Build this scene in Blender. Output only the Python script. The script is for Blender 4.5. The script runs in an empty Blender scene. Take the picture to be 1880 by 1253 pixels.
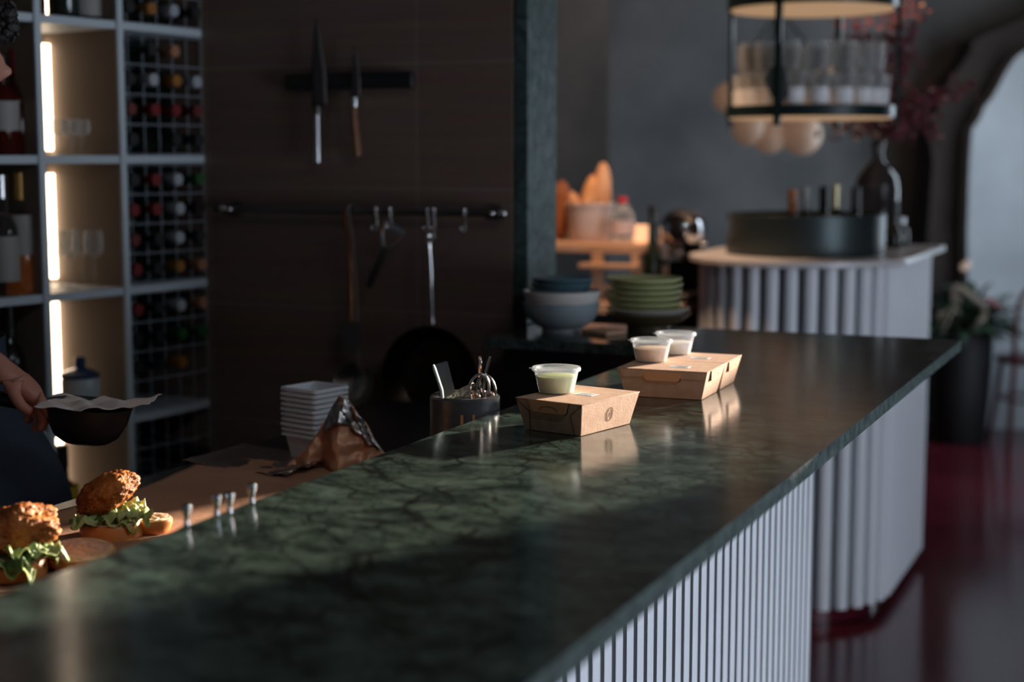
import bpy, bmesh, math, random
from mathutils import Vector, Matrix, noise
random.seed(7)
S = bpy.context.scene
COL = S.collection
PI = math.pi
# ---------------------------------------------------------------- camera, world, sun, windows, exposure
FPX = 2850.0; PITCH = math.atan(341/FPX); EYE = 1.5
cam_d = bpy.data.cameras.new('camera'); cam = bpy.data.objects.new('camera', cam_d); COL.objects.link(cam)
cam.location = (0, 0, EYE); cam.rotation_euler = (PI/2-PITCH, 0, 0)
cam_d.sensor_width = 36; cam_d.lens = 36*FPX/1880; cam_d.clip_start = .05
cam_d.dof.use_dof = True; cam_d.dof.focus_distance = 2.36; cam_d.dof.aperture_fstop = 2.5
S.camera = cam
S.view_settings.view_transform = 'Standard'; S.view_settings.look = 'None'
S.view_settings.exposure = 0.0; S.view_settings.gamma = 1
W = bpy.data.worlds.new('world'); S.world = W; W.use_nodes = True
W.node_tree.nodes['Background'].inputs[0].default_value = (.62, .78, 1, 1)
W.node_tree.nodes['Background'].inputs[1].default_value = .055
def light(name, kind, loc, target, energy, color, **kw):
    d = bpy.data.lights.new(name, kind); o = bpy.data.objects.new(name, d); COL.objects.link(o)
    o.location = loc; d.energy = energy; d.color = color
    for k, v in kw.items(): setattr(d, k, v)
    o.rotation_euler = (Vector(target)-Vector(loc)).to_track_quat('-Z', 'Y').to_euler()
    return o
SUN_EL = math.radians(11.0); SUN_AZ = (.76, .65)
light('sun', 'SUN', (5, 7, 3), (5-SUN_AZ[0]*math.cos(SUN_EL), 7-SUN_AZ[1]*math.cos(SUN_EL), 3-math.sin(SUN_EL)), 22.0, (1, .85, .71), angle=math.radians(.9))
light('window_daylight_near', 'AREA', (3.1, 1.6, .72), (0, 2.2, .62), 98, (.76, .85, 1), shape='RECTANGLE', size=3.2, size_y=1.1)
light('window_daylight_high', 'AREA', (3.1, 2.4, 2.1), (0, 2.9, 1.2), 13, (.72, .86, 1), shape='RECTANGLE', size=1.6, size_y=.8)
light('window_daylight_far', 'AREA', (3.1, 7.2, 1.5), (0.5, 8.2, 1.3), 60, (.74, .87, 1), shape='RECTANGLE', size=1.8, size_y=1.8)
light('coffee_corner_lamp', 'SPOT', (.30, 4.75, 2.95), (.42, 5.2, 1.2), 170, (1, .62, .38), shadow_soft_size=.08, spot_size=math.radians(44), spot_blend=.8)
for lx_, ly_ in ((.75, .35), (1.1, .55), (1.45, .80)): light('downlight', 'AREA', (lx_, ly_, 3.05), (lx_, ly_, 0), 5, (.82, .9, 1), shape='DISK', size=.06)
light('added_ceiling_fill', 'AREA', (1.3, 5.2, 2.3), (1.3, 5.8, 3.2), 15, (1, .66, .42), shape='RECTANGLE', size=2.2, size_y=1.6)  # unseen uplight added to warm the ceiling that the marble reflects
# ---------------------------------------------------------------- helpers
BA = math.radians(23.6); RZ = -BA
Nv = Vector((math.cos(BA), -math.sin(BA), 0)); Uv = Vector((math.sin(BA), math.cos(BA), 0))
def P(n, u, z=0.0): return Nv*n + Uv*u + Vector((0, 0, z))
def ray(u, v):
    x = (u-940)/FPX; y = (626.5-v)/FPX; c = math.cos(PITCH); s = math.sin(PITCH)
    return Vector((x, c+y*s, -s+y*c))
def az(u, v, z):
    d = ray(u, v); return Vector((0, 0, EYE))+d*((z-EYE)/d.z)
def ay(u, v, Y):
    d = ray(u, v); return Vector((0, 0, EYE))+d*(Y/d.y)

def tag(o, label=None, cat=None, group=None, kind=None):
    if label: o['label'] = label
    if cat: o['category'] = cat
    if group: o['group'] = group
    if kind: o['kind'] = kind
    return o
def empty(name, loc, rz=0.0, label=None, cat=None, group=None):
    o = bpy.data.objects.new(name, None); COL.objects.link(o)
    o.location = loc; o.rotation_euler = (0, 0, rz); o.empty_display_size = .05
    return tag(o, label, cat, group)
def kids(o): return [c for c in bpy.data.objects if c.parent == o]
def dup(o, loc=None, rz=None, label=None, parent=None):
    ch = kids(o)
    c = o.copy(); COL.objects.link(c)
    if parent is not None: c.parent = parent
    if loc is not None: c.location = loc
    if rz is not None: c.rotation_euler = (c.rotation_euler[0], c.rotation_euler[1], rz)
    if label: c['label'] = label
    for k in ch: dup(k, parent=c)
    return c

class MB:
    def __init__(s): s.bm = bmesh.new()
    def box(s, c, size, rot=None):
        m = Matrix.Translation(Vector(c)) @ (rot.to_4x4() if rot else Matrix.Identity(4)) @ Matrix.Diagonal((size[0], size[1], size[2], 1))
        bmesh.ops.create_cube(s.bm, size=1, matrix=m); return s
    def b2(s, x0, x1, y0, y1, z0, z1): return s.box(((x0+x1)/2, (y0+y1)/2, (z0+z1)/2), (x1-x0, y1-y0, z1-z0))
    def lathe(s, prof, c=(0, 0, 0), seg=32, m=None, fn=None):
        c = Vector(c); rings = []
        for r, z in prof:
            if r < 1e-6: vs = [s.bm.verts.new(Vector((0, 0, z)))]
            else:
                vs = []
                for i in range(seg):
                    a = 2*PI*i/seg; rr = r*(fn(a, z) if fn else 1)
                    vs.append(s.bm.verts.new(Vector((rr*math.cos(a), rr*math.sin(a), z))))
            rings.append(vs)
        for A, B in zip(rings, rings[1:]):
            for i in range(seg):
                j = (i+1) % seg
                q = [A[i % len(A)], A[j % len(A)], B[j % len(B)], B[i % len(B)]]
                u = []
                for v in q:
                    if v not in u: u.append(v)
                if len(u) > 2:
                    try: s.bm.faces.new(u)
                    except ValueError: pass
        for vs in rings:
            for v in vs: v.co = (m @ v.co if m else v.co)+c
        return s
    def tube(s, pts, r, seg=8, caps=True, flat=1.0):
        pts = [Vector(p) for p in pts]; n = len(pts); rs = r if isinstance(r, (list, tuple)) else [r]*n
        rings = []; up = None
        for i, p in enumerate(pts):
            t = (pts[min(i+1, n-1)]-pts[max(i-1, 0)]).normalized()
            if up is None: up = Vector((0, 0, 1)) if abs(t.z) < .9 else Vector((1, 0, 0))
            a = t.cross(up).normalized(); b = a.cross(t).normalized(); up = b
            rings.append([s.bm.verts.new(p+a*rs[i]*math.cos(2*PI*k/seg)+b*rs[i]*flat*math.sin(2*PI*k/seg)) for k in range(seg)])
        for A, B in zip(rings, rings[1:]):
            for k in range(seg): s.bm.faces.new((A[k], A[(k+1) % seg], B[(k+1) % seg], B[k]))
        if caps:
            s.bm.faces.new(rings[0][::-1]); s.bm.faces.new(rings[-1])
        return s
    def ring(s, c, R, r, seg=32, k=8, m=None):
        c = Vector(c); rs = []
        for i in range(seg):
            a = 2*PI*i/seg
            rs.append([])
            for j in range(k):
                b = 2*PI*j/k; v = Vector(((R+r*math.cos(b))*math.cos(a), (R+r*math.cos(b))*math.sin(a), r*math.sin(b)))
                rs[-1].append(s.bm.verts.new((m @ v if m else v)+c))
        for i in range(seg):
            for j in range(k):
                s.bm.faces.new((rs[i][j], rs[(i+1) % seg][j], rs[(i+1) % seg][(j+1) % k], rs[i][(j+1) % k]))
        return s
    def prism(s, poly, z0, z1, m=None):
        lo = [Vector((x, y, z0)) for x, y in poly]; hi = [Vector((x, y, z1)) for x, y in poly]
        if m: lo = [m @ v for v in lo]; hi = [m @ v for v in hi]
        lo = [s.bm.verts.new(v) for v in lo]; hi = [s.bm.verts.new(v) for v in hi]
        n = len(poly); s.bm.faces.new(lo[::-1]); s.bm.faces.new(hi)
        for i in range(n): s.bm.faces.new((lo[i], lo[(i+1) % n], hi[(i+1) % n], hi[i]))
        return s
    def ball(s, c, r, sub=3, m=None):
        sc = r if isinstance(r, (list, tuple)) else (r, r, r)
        M = Matrix.Translation(Vector(c)) @ (m.to_4x4() if m else Matrix.Identity(4)) @ Matrix.Diagonal((sc[0], sc[1], sc[2], 1))
        bmesh.ops.create_icosphere(s.bm, subdivisions=sub, radius=1, matrix=M); return s
    def grid(s, fn, nu, nv):
        V = [[s.bm.verts.new(fn(i/nu, j/nv)) for j in range(nv+1)] for i in range(nu+1)]
        for i in range(nu):
            for j in range(nv): s.bm.faces.new((V[i][j], V[i+1][j], V[i+1][j+1], V[i][j+1]))
        return s
    def build(s, name, mat, parent=None, bevel=0, ang=38, solid=0, sub=0, smooth=True, recalc=True):
        if recalc: bmesh.ops.recalc_face_normals(s.bm, faces=s.bm.faces[:])
        for f in s.bm.faces: f.smooth = smooth
        if smooth:
            a = math.radians(ang)
            for e in s.bm.edges:
                if len(e.link_faces) == 2 and e.calc_face_angle(0) > a: e.smooth = False
        me = bpy.data.meshes.new(name); s.bm.to_mesh(me); s.bm.free()
        o = bpy.data.objects.new(name, me); COL.objects.link(o)
        if mat: me.materials.append(mat)
        if parent: o.parent = parent
        if solid:
            md = o.modifiers.new('solid', 'SOLIDIFY'); md.thickness = solid; md.offset = 0
        if bevel:
            md = o.modifiers.new('bevel', 'BEVEL'); md.width = bevel; md.segments = 2; md.limit_method = 'ANGLE'; md.angle_limit = math.radians(40); md.harden_normals = False
        if sub:
            md = o.modifiers.new('sub', 'SUBSURF'); md.levels = sub; md.render_levels = sub
        return o

def smoothpath(pts, n=6):
    pts = [Vector(p) for p in pts]; out = []
    q = [pts[0]*2-pts[1]]+pts+[pts[-1]*2-pts[-2]]
    for i in range(1, len(q)-2):
        a, b, c, d = q[i-1:i+3]
        for k in range(n):
            t = k/n
            out.append(.5*((2*b)+(c-a)*t+(2*a-5*b+4*c-d)*t*t+(3*b-a-3*c+d)*t**3))
    out.append(pts[-1]); return out
# ---------------------------------------------------------------- materials
def mat(name, col, rough=.5, metal=0, col2=None, scale=8, bump=0, bscale=None, trans=0, ior=1.45, emit=None, es=0, spec=.5, detail=6, stretch=None, mixpos=(.35, .65), sss=0, coat=0):
    m = bpy.data.materials.new(name); m.use_nodes = True; nt = m.node_tree; b = nt.nodes['Principled BSDF']
    I = b.inputs
    I['Base Color'].default_value = (*col, 1); I['Roughness'].default_value = rough; I['Metallic'].default_value = metal
    I['Specular IOR Level'].default_value = spec; I['IOR'].default_value = ior
    if trans: I['Transmission Weight'].default_value = trans
    if coat: I['Coat Weight'].default_value = coat; I['Coat Roughness'].default_value = .1
    if sss:
        I['Subsurface Weight'].default_value = sss; I['Subsurface Radius'].default_value = (.02, .01, .006); I['Subsurface Scale'].default_value = .5
    if emit: I['Emission Color'].default_value = (*emit, 1); I['Emission Strength'].default_value = es
    if col2 or bump:
        tc = nt.nodes.new('ShaderNodeTexCoord'); mp = nt.nodes.new('ShaderNodeMapping'); nt.links.new(tc.outputs['Object'], mp.inputs[0])
        if stretch: mp.inputs['Scale'].default_value = stretch
    if col2:
        nz = nt.nodes.new('ShaderNodeTexNoise'); nz.inputs['Scale'].default_value = scale; nz.inputs['Detail'].default_value = detail
        nt.links.new(mp.outputs[0], nz.inputs['Vector'])
        cr = nt.nodes.new('ShaderNodeValToRGB'); cr.color_ramp.elements[0].position = mixpos[0]; cr.color_ramp.elements[1].position = mixpos[1]
        cr.color_ramp.elements[0].color = (*col, 1); cr.color_ramp.elements[1].color = (*col2, 1)
        nt.links.new(nz.outputs['Fac'], cr.inputs[0]); nt.links.new(cr.outputs[0], I['Base Color'])
    if bump:
        nb = nt.nodes.new('ShaderNodeTexNoise'); nb.inputs['Scale'].default_value = bscale or scale*3; nb.inputs['Detail'].default_value = 5
        nt.links.new(mp.outputs[0], nb.inputs['Vector'])
        bp = nt.nodes.new('ShaderNodeBump'); bp.inputs['Strength'].default_value = bump; bp.inputs['Distance'].default_value = .01
        nt.links.new(nb.outputs['Fac'], bp.inputs['Height']); nt.links.new(bp.outputs[0], I['Normal'])
    return m

def marble(name, base, light_, vein, rough=.14, sc=1.0, dirt=True):
    m = bpy.data.materials.new(name); m.use_nodes = True; nt = m.node_tree; N = nt.nodes; L = nt.links; b = N['Principled BSDF']
    tc = N.new('ShaderNodeTexCoord'); mp = N.new('ShaderNodeMapping'); L.new(tc.outputs['Object'], mp.inputs[0]); mp.inputs['Rotation'].default_value = (0, 0, .5)
    mp.inputs['Scale'].default_value = (1, 1.3, 1)
    wz = N.new('ShaderNodeTexNoise'); wz.inputs['Scale'].default_value = 5*sc; wz.inputs['Detail'].default_value = 5; L.new(mp.outputs[0], wz.inputs['Vector'])
    va = N.new('ShaderNodeVectorMath'); va.operation = 'MULTIPLY_ADD'; L.new(wz.outputs['Color'], va.inputs[0]); va.inputs[1].default_value = (.10/sc,)*3; L.new(mp.outputs[0], va.inputs[2])
    n1 = N.new('ShaderNodeTexNoise'); n1.inputs['Scale'].default_value = 13*sc; n1.inputs['Detail'].default_value = 10; n1.inputs['Roughness'].default_value = .68; L.new(va.outputs[0], n1.inputs['Vector'])
    cr = N.new('ShaderNodeValToRGB'); e = cr.color_ramp.elements; e[0].position = .40; e[0].color = (*base, 1); e[1].position = .64; e[1].color = (*light_, 1)
    L.new(n1.outputs['Fac'], cr.inputs[0])
    cur = cr.outputs[0]
    for scl, w, amt in ((11*sc, .05, .95), (27*sc, .07, .85), (4.2*sc, .03, .9), (55*sc, .09, .6)):
        vo = N.new('ShaderNodeTexVoronoi'); vo.feature = 'DISTANCE_TO_EDGE'; vo.inputs['Scale'].default_value = scl; L.new(va.outputs[0], vo.inputs['Vector'])
        mr = N.new('ShaderNodeMapRange'); mr.inputs['From Max'].default_value = w; mr.inputs['To Min'].default_value = amt; mr.inputs['To Max'].default_value = 0; L.new(vo.outputs['Distance'], mr.inputs['Value'])
        nn = N.new('ShaderNodeTexNoise'); nn.inputs['Scale'].default_value = scl*.7; L.new(mp.outputs[0], nn.inputs['Vector'])
        m2 = N.new('ShaderNodeMapRange'); m2.inputs['From Min'].default_value = .40; m2.inputs['From Max'].default_value = .54; L.new(nn.outputs['Fac'], m2.inputs['Value'])
        mu = N.new('ShaderNodeMath'); mu.operation = 'MULTIPLY'; L.new(mr.outputs[0], mu.inputs[0]); L.new(m2.outputs[0], mu.inputs[1])
        mx = N.new('ShaderNodeMix'); mx.data_type = 'RGBA'; L.new(mu.outputs[0], mx.inputs[0]); L.new(cur, mx.inputs[6]); mx.inputs[7].default_value = (*vein, 1); cur = mx.outputs[2]
    L.new(cur, b.inputs['Base Color']); b.inputs['Roughness'].default_value = rough
    rn = N.new('ShaderNodeTexNoise'); rn.inputs['Scale'].default_value = 30; rn.inputs['Detail'].default_value = 6; L.new(mp.outputs[0], rn.inputs['Vector'])
    rr = N.new('ShaderNodeMapRange'); rr.inputs['To Min'].default_value = rough*.7; rr.inputs['To Max'].default_value = rough*1.5; L.new(rn.outputs['Fac'], rr.inputs['Value']); L.new(rr.outputs[0], b.inputs['Roughness'])
    bp = N.new('ShaderNodeBump'); bp.inputs['Strength'].default_value = .03; bp.inputs['Distance'].default_value = .004; L.new(n1.outputs['Fac'], bp.inputs['Height']); L.new(bp.outputs[0], b.inputs['Normal'])
    return m

def tile_mat():
    m = bpy.data.materials.new('brown_wall_tile'); m.use_nodes = True; nt = m.node_tree; N = nt.nodes; L = nt.links; b = N['Principled BSDF']
    tc = N.new('ShaderNodeTexCoord'); mp = N.new('ShaderNodeMapping'); L.new(tc.outputs['Object'], mp.inputs[0]); mp.inputs['Rotation'].default_value = (PI/2, 0, 0); mp.inputs['Location'].default_value = (.05, .22, 0)
    br = N.new('ShaderNodeTexBrick'); L.new(mp.outputs[0], br.inputs['Vector']); br.offset = 0
    br.inputs['Scale'].default_value = 1; br.inputs['Brick Width'].default_value = .60; br.inputs['Row Height'].default_value = .30; br.inputs['Mortar Size'].default_value = .0025
    br.inputs['Color1'].default_value = (.140, .090, .068, 1); br.inputs['Color2'].default_value = (.152, .100, .077, 1); br.inputs['Mortar'].default_value = (.205, .152, .13, 1)
    m3 = N.new('ShaderNodeMapping'); L.new(tc.outputs['Object'], m3.inputs[0]); m3.inputs['Scale'].default_value = (1, 1, 22)
    nz = N.new('ShaderNodeTexNoise'); nz.inputs['Scale'].default_value = 2.5; nz.inputs['Detail'].default_value = 6; L.new(m3.outputs[0], nz.inputs['Vector'])
    mx = N.new('ShaderNodeMix'); mx.data_type = 'RGBA'; mx.blend_type = 'MULTIPLY'; mx.inputs[0].default_value = .5; L.new(br.outputs['Color'], mx.inputs[6]); L.new(nz.outputs['Color'], mx.inputs[7])
    hs = N.new('ShaderNodeHueSaturation'); hs.inputs['Saturation'].default_value = .9; hs.inputs['Value'].default_value = 1.25; L.new(mx.outputs[2], hs.inputs['Color'])
    L.new(hs.outputs[0], b.inputs['Base Color']); b.inputs['Roughness'].default_value = .42
    return m

M = {}
M['marble'] = marble('green_marble', (.012, .022, .017), (.070, .102, .081), (.0035, .0045, .004), rough=.13)
M['marble_jamb'] = marble('green_marble_jamb', (.022, .046, .045), (.055, .094, .092), (.01, .02, .018), rough=.5, sc=.8)
M['marble_dark'] = mat('dark_marble', (.035, .035, .038), .32, col2=(.10, .10, .105), scale=22, bump=.1)
M['brown_vein'] = mat('brown_vein', (.62, .27, .11), .4)
M['tile'] = tile_mat()
M['plaster'] = mat('grey_plaster', (.11, .118, .122), .85, col2=(.18, .185, .188), scale=2.2, bump=.3, bscale=9)
M['plaster_light'] = mat('pale_plaster', (.32, .345, .37), .8, col2=(.40, .43, .455), scale=2.5, bump=.15, bscale=8)
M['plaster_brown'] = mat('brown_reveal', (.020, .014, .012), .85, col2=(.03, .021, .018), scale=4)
M['ceiling'] = mat('ceiling_paint', (.16, .12, .095), .9, col2=(.2, .15, .12), scale=3)
M['floor'] = mat('polished_red_floor', (.050, .006, .011), .16, col2=(.085, .010, .018), scale=1.6, bump=.02, bscale=20)
M['slat'] = mat('white_slat_paint', (.78, .80, .84), .5)
M['gap'] = mat('slat_backing', (.045, .052, .054), .7)
M['bar_top'] = mat('pale_bar_stone', (.55, .53, .54), .3, col2=(.62, .6, .6), scale=9)
M['black'] = mat('black_steel', (.012, .012, .013), .35)
M['worktop'] = mat('black_worktop', (.012, .011, .011), .3)
M['shelfwhite'] = mat('white_shelf_edge', (.42, .47, .50), .5)
M['beige'] = mat('beige_shelf_side', (.20, .150, .112), .7, col2=(.22, .165, .122), scale=5)
M['led'] = mat('led_strip', (1, .8, .6), .5, emit=(1, .76, .54), es=7)
M['wire'] = mat('rack_wire', (.32, .36, .40), .4, metal=.5)
M['steel'] = mat('brushed_steel', (.55, .55, .56), .25, metal=1)
M['chrome'] = mat('chrome', (.75, .75, .77), .07, metal=1)
M['darksteel'] = mat('dark_steel', (.16, .15, .145), .3, metal=.9)
M['blade'] = mat('knife_blade', (.10, .09, .09), .4, metal=.8)
M['handlewood'] = mat('handle_wood', (.20, .08, .03), .45, col2=(.12, .045, .018), scale=20, stretch=(1, 1, .2))
M['handleblack'] = mat('black_plastic', (.01, .01, .01), .4)
M['kraft'] = mat('kraft_card', (.43, .262, .165), .75, col2=(.50, .318, .208), scale=60, bump=.08, bscale=300)
M['kraft_dark'] = mat('kraft_cut_shade', (.09, .045, .025), .8)
M['kraft_line'] = mat('kraft_emboss', (.40, .25, .155), .8)
M['kraft_tab'] = mat('kraft_tab_lit', (.56, .28, .13), .7)  # same card, coloured brighter orange for the light the tab catches
M['paper'] = mat('brown_paper', (.40, .20, .11), .72, col2=(.45, .235, .135), scale=14, bump=.1, bscale=40)
M['sticker'] = mat('label_sticker', (.60, .64, .68), .5)
M['ink'] = mat('label_ink', (.18, .2, .22), .6)
def thin(name, col, fac, rough=.1, metal=0.0, edge=.38, base_z=None, base_fac=.5):
    m = mat(name, col, rough, metal); nt = m.node_tree; b = nt.nodes['Principled BSDF']; out = nt.nodes['Material Output']
    tr = nt.nodes.new('ShaderNodeBsdfTransparent'); tr.inputs[0].default_value = (.97, .98, .98, 1); mx = nt.nodes.new('ShaderNodeMixShader')
    lw = nt.nodes.new('ShaderNodeLayerWeight'); lw.inputs[0].default_value = .35; mr = nt.nodes.new('ShaderNodeMapRange'); mr.inputs['To Min'].default_value = fac; mr.inputs['To Max'].default_value = min(1, fac+edge)
    nt.links.new(lw.outputs['Facing'], mr.inputs['Value']); fo = mr.outputs[0]
    if base_z:   # lower glass whitened to stand in for light caught in the flutes
        tc = nt.nodes.new('ShaderNodeTexCoord'); sx = nt.nodes.new('ShaderNodeSeparateXYZ'); nt.links.new(tc.outputs['Object'], sx.inputs[0])
        m2 = nt.nodes.new('ShaderNodeMapRange'); m2.inputs['From Min'].default_value = base_z; m2.inputs['From Max'].default_value = base_z*1.25; m2.inputs['To Min'].default_value = base_fac; m2.inputs['To Max'].default_value = 0; nt.links.new(sx.outputs['Z'], m2.inputs['Value'])
        ad = nt.nodes.new('ShaderNodeMath'); ad.operation = 'MAXIMUM'; nt.links.new(fo, ad.inputs[0]); nt.links.new(m2.outputs[0], ad.inputs[1]); fo = ad.outputs[0]
    nt.links.new(fo, mx.inputs[0]); nt.links.new(tr.outputs[0], mx.inputs[1]); nt.links.new(b.outputs[0], mx.inputs[2]); nt.links.new(mx.outputs[0], out.inputs[0])
    return m
M['clearplastic'] = thin('clear_plastic', (.80, .83, .86), .12)
M['tumbler'] = thin('fluted_glass', (.95, .96, .98), .05, .06, edge=.30, base_z=.070, base_fac=.80)
M['roundglass'] = thin('rounded_glass', (.75, .78, .80), .05, .05, edge=.35)
M['tub'] = mat('frosted_plastic', (.85, .87, .9), .35, trans=.3, ior=1.2)
M['sauce_green'] = mat('herb_sauce', (.66, .70, .30), .4, col2=(.74, .78, .38), scale=70, mixpos=(.3, .6), sss=.1)
M['sauce_pink'] = mat('pepper_sauce', (.85, .58, .38), .4, col2=(.92, .68, .48), scale=80, sss=.1)
M['sauce_white'] = mat('white_sauce', (.92, .86, .78), .4, sss=.1)
M['bun'] = mat('bun_crust', (.62, .19, .04), .42, col2=(.72, .30, .085), scale=18, bump=.12, bscale=60, sss=.05)
M['crumb'] = mat('bun_crumb', (.78, .56, .33), .8, col2=(.65, .40, .20), scale=40, bump=.4, bscale=90)
M['chicken'] = mat('fried_chicken', (.17, .035, .007), .5, col2=(.62, .21, .04), scale=22, bump=1, bscale=70, mixpos=(.36, .70), spec=.35, detail=8)
M['lettuce'] = mat('lettuce', (.28, .42, .07), .4, col2=(.62, .70, .32), scale=22, bump=.2, trans=.15, sss=.1)
M['lettuce_dark'] = mat('green_leaf_dark', (.04, .09, .02), .4, col2=(.12, .2, .04), scale=30)
M['mayo'] = mat('pale_sauce', (.80, .66, .48), .28, sss=.1)
M['foil'] = mat('aluminium_foil', (.42, .38, .36), .34, metal=1, bump=.5, bscale=14)
M['redcloth'] = mat('red_cloth', (.45, .02, .012), .7)
M['skin'] = mat('skin', (.42, .19, .13), .5, sss=.15, bump=.1, bscale=60)
M['hair'] = mat('dark_hair', (.012, .009, .008), .55, bump=.8, bscale=70)
M['shirt'] = mat('dark_shirt', (.02, .022, .028), .85)
M['apron'] = mat('navy_apron', (.022, .032, .05), .85, bump=.2, bscale=120)
M['trousers'] = mat('black_trousers', (.015, .015, .018), .85)
M['glassgreen'] = mat('wine_glass_green', (.012, .018, .012), .12, spec=.6)
M['glass'] = mat('clear_glass', (.97, .98, .98), .03, trans=1, ior=1.45)
M['glasspane'] = thin('thin_glass', (.75, .75, .74), .03, .04, edge=.28)
M['wood_glow'] = mat('glowing_wood_disc', (.62, .40, .24), .5, emit=(1, .62, .34), es=.32)  # emission stands in for warm light on the wooden discs
M['darkgreenmetal'] = mat('dark_green_metal', (.010, .022, .022), .3)
M['globe'] = mat('opal_globe', (.45, .35, .28), .35, emit=(1, .55, .34), es=.08)
M['twig'] = mat('twig', (.10, .06, .045), .8)
M['petal'] = mat('dried_petal', (.12, .025, .04), .7, col2=(.22, .06, .07), scale=30)
M['petal_pale'] = mat('dried_pale_bloom', (.55, .36, .26), .8)
M['leaf'] = mat('dark_leaf', (.008, .022, .012), .6, col2=(.016, .04, .018), scale=14)
M['drybranch'] = mat('dry_branch', (.24, .19, .15), .8)
M['bowlblue'] = mat('blue_grey_glaze', (.20, .26, .30), .35, col2=(.26, .31, .34), scale=14)
M['bowlteal'] = mat('teal_glaze', (.10, .18, .22), .3)
M['bowlwhite'] = mat('white_glaze', (.60, .58, .55), .35)
M['plategreen'] = mat('green_glaze', (.44, .48, .22), .3, col2=(.52, .55, .30), scale=18)
M['woodboard'] = mat('wood_board', (.55, .34, .22), .55, col2=(.46, .27, .16), scale=8, stretch=(1, 8, 1))
M['bread'] = mat('bread_crust', (.62, .27, .10), .6, col2=(.75, .42, .2), scale=12, bump=.3)
M['breaddark'] = mat('dark_bread_crust', (.36, .12, .045), .6, col2=(.42, .16, .06), scale=12, bump=.3)
M['redcap'] = mat('red_cap', (.50, .02, .03), .4)
M['redwood'] = mat('dark_red_wood', (.04, .006, .007), .35)
M['blueglass'] = mat('blue_bottle_top', (.02, .05, .11), .2)
M['labelpaper'] = mat('bottle_label', (.25, .235, .22), .6)
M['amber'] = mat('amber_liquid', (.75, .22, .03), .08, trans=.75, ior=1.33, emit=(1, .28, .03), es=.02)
M['redliq'] = mat('red_liquid', (.06, .006, .004), .1, trans=.3, ior=1.33)
M['candle'] = mat('lit_candle_cup', (.9, .6, .4), .5, emit=(1, .55, .3), es=.9)
# ================================================================ THE SETTING
def struct(o): o['kind'] = 'structure'; return o
struct(MB().b2(-5, 3.4, -1.5, 9.6, -.1, 0).build('floor', M['floor']))
struct(MB().b2(-5, 3.4, -1.5, 9.6, 3.1, 3.2).build('ceiling', M['ceiling']))
struct(MB().b2(-5, 3.2, 9.2, 9.4, 0, 3.1).build('wall_back', M['plaster']))
# pier of the same plaster just behind the coffee corner
struct(MB().b2(.05, .455, 7.4, 7.75, 0, 3.1).build('trim_2', M['plaster']))
# pale plaster wall with the ragged curved outline, right
ol = [(1774, 770), (1776, 640), (1777, 520), (1776, 430), (1780, 300), (1785, 238), (1800, 218), (1808, 196), (1822, 180), (1836, 155), (1850, 128), (1866, 105), (1885, 92)]
YP = 8.45
poly = []
for (px, py) in ol:
    p = ay(px, py, YP); poly.append((p.x, max(p.z, 0) if py < 770 else 0))
poly += [(3.2, 2.12), (3.2, 0)]
mrot = Matrix.Translation((0, YP, 0)) @ Matrix.Rotation(PI/2, 4, 'X')
struct(MB().prism(poly, -.16, 0, m=mrot).build('wall_right_pale', M['plaster_light'], smooth=False)).name = 'wall_pale'
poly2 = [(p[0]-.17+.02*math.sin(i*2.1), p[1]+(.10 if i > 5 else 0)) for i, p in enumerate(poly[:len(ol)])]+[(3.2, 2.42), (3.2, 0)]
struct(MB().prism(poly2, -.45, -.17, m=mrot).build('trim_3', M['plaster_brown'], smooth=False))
# kitchen wall with tiles, green marble jamb at its right end
UW = 3.366
wk = MB().b2(-.8, .8, 0, .17, 0, 3.1).build('wall_kitchen', M['tile']); struct(wk)
wk.location = P(-1.47-.8, UW, 0); wk.rotation_euler = (0, 0, RZ)
jb = MB().b2(-.036, 0, .004, .185, 1.17, 3.1).build('trim_1', M['marble_jamb'], bevel=.002); struct(jb)
jb.location = P(-1.432, UW, 0); jb.rotation_euler = (0, 0, RZ)
jb2 = MB().b2(-.036, 0, .004, .185, 0, 1.168).build('trim_4', M['black']); struct(jb2)
jb2.location = P(-1.432, UW, 0); jb2.rotation_euler = (0, 0, RZ)
# unseen window wall at the right, its opening shaped to trim the low sun
WX = 3.2
wr = MB()
wr.b2(WX, WX+.12, -1.5, 4.38, 0, 3.1); wr.b2(WX, WX+.12, 5.58, 9.4, 0, 3.1)
wr.b2(WX, WX+.12, 4.38, 5.58, 0, 1.84); wr.b2(WX, WX+.12, 4.38, 5.58, 2.35, 3.1)
struct(wr.build('wall_right', M['plaster']))
wf = MB(); wf.b2(WX+.03, WX+.08, 4.36, 4.40, 1.80, 2.36); wf.b2(WX+.03, WX+.08, 5.56, 5.60, 1.80, 2.36); wf.b2(WX+.03, WX+.08, 4.38, 5.58, 2.33, 2.36)
w1 = struct(wf.build('window_1', M['black']))
# back of the kitchen aisle
wl = MB().b2(-2.0, 0, 0, .1, 0, 3.1).build('wall_left', M['beige']); struct(wl)

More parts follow.
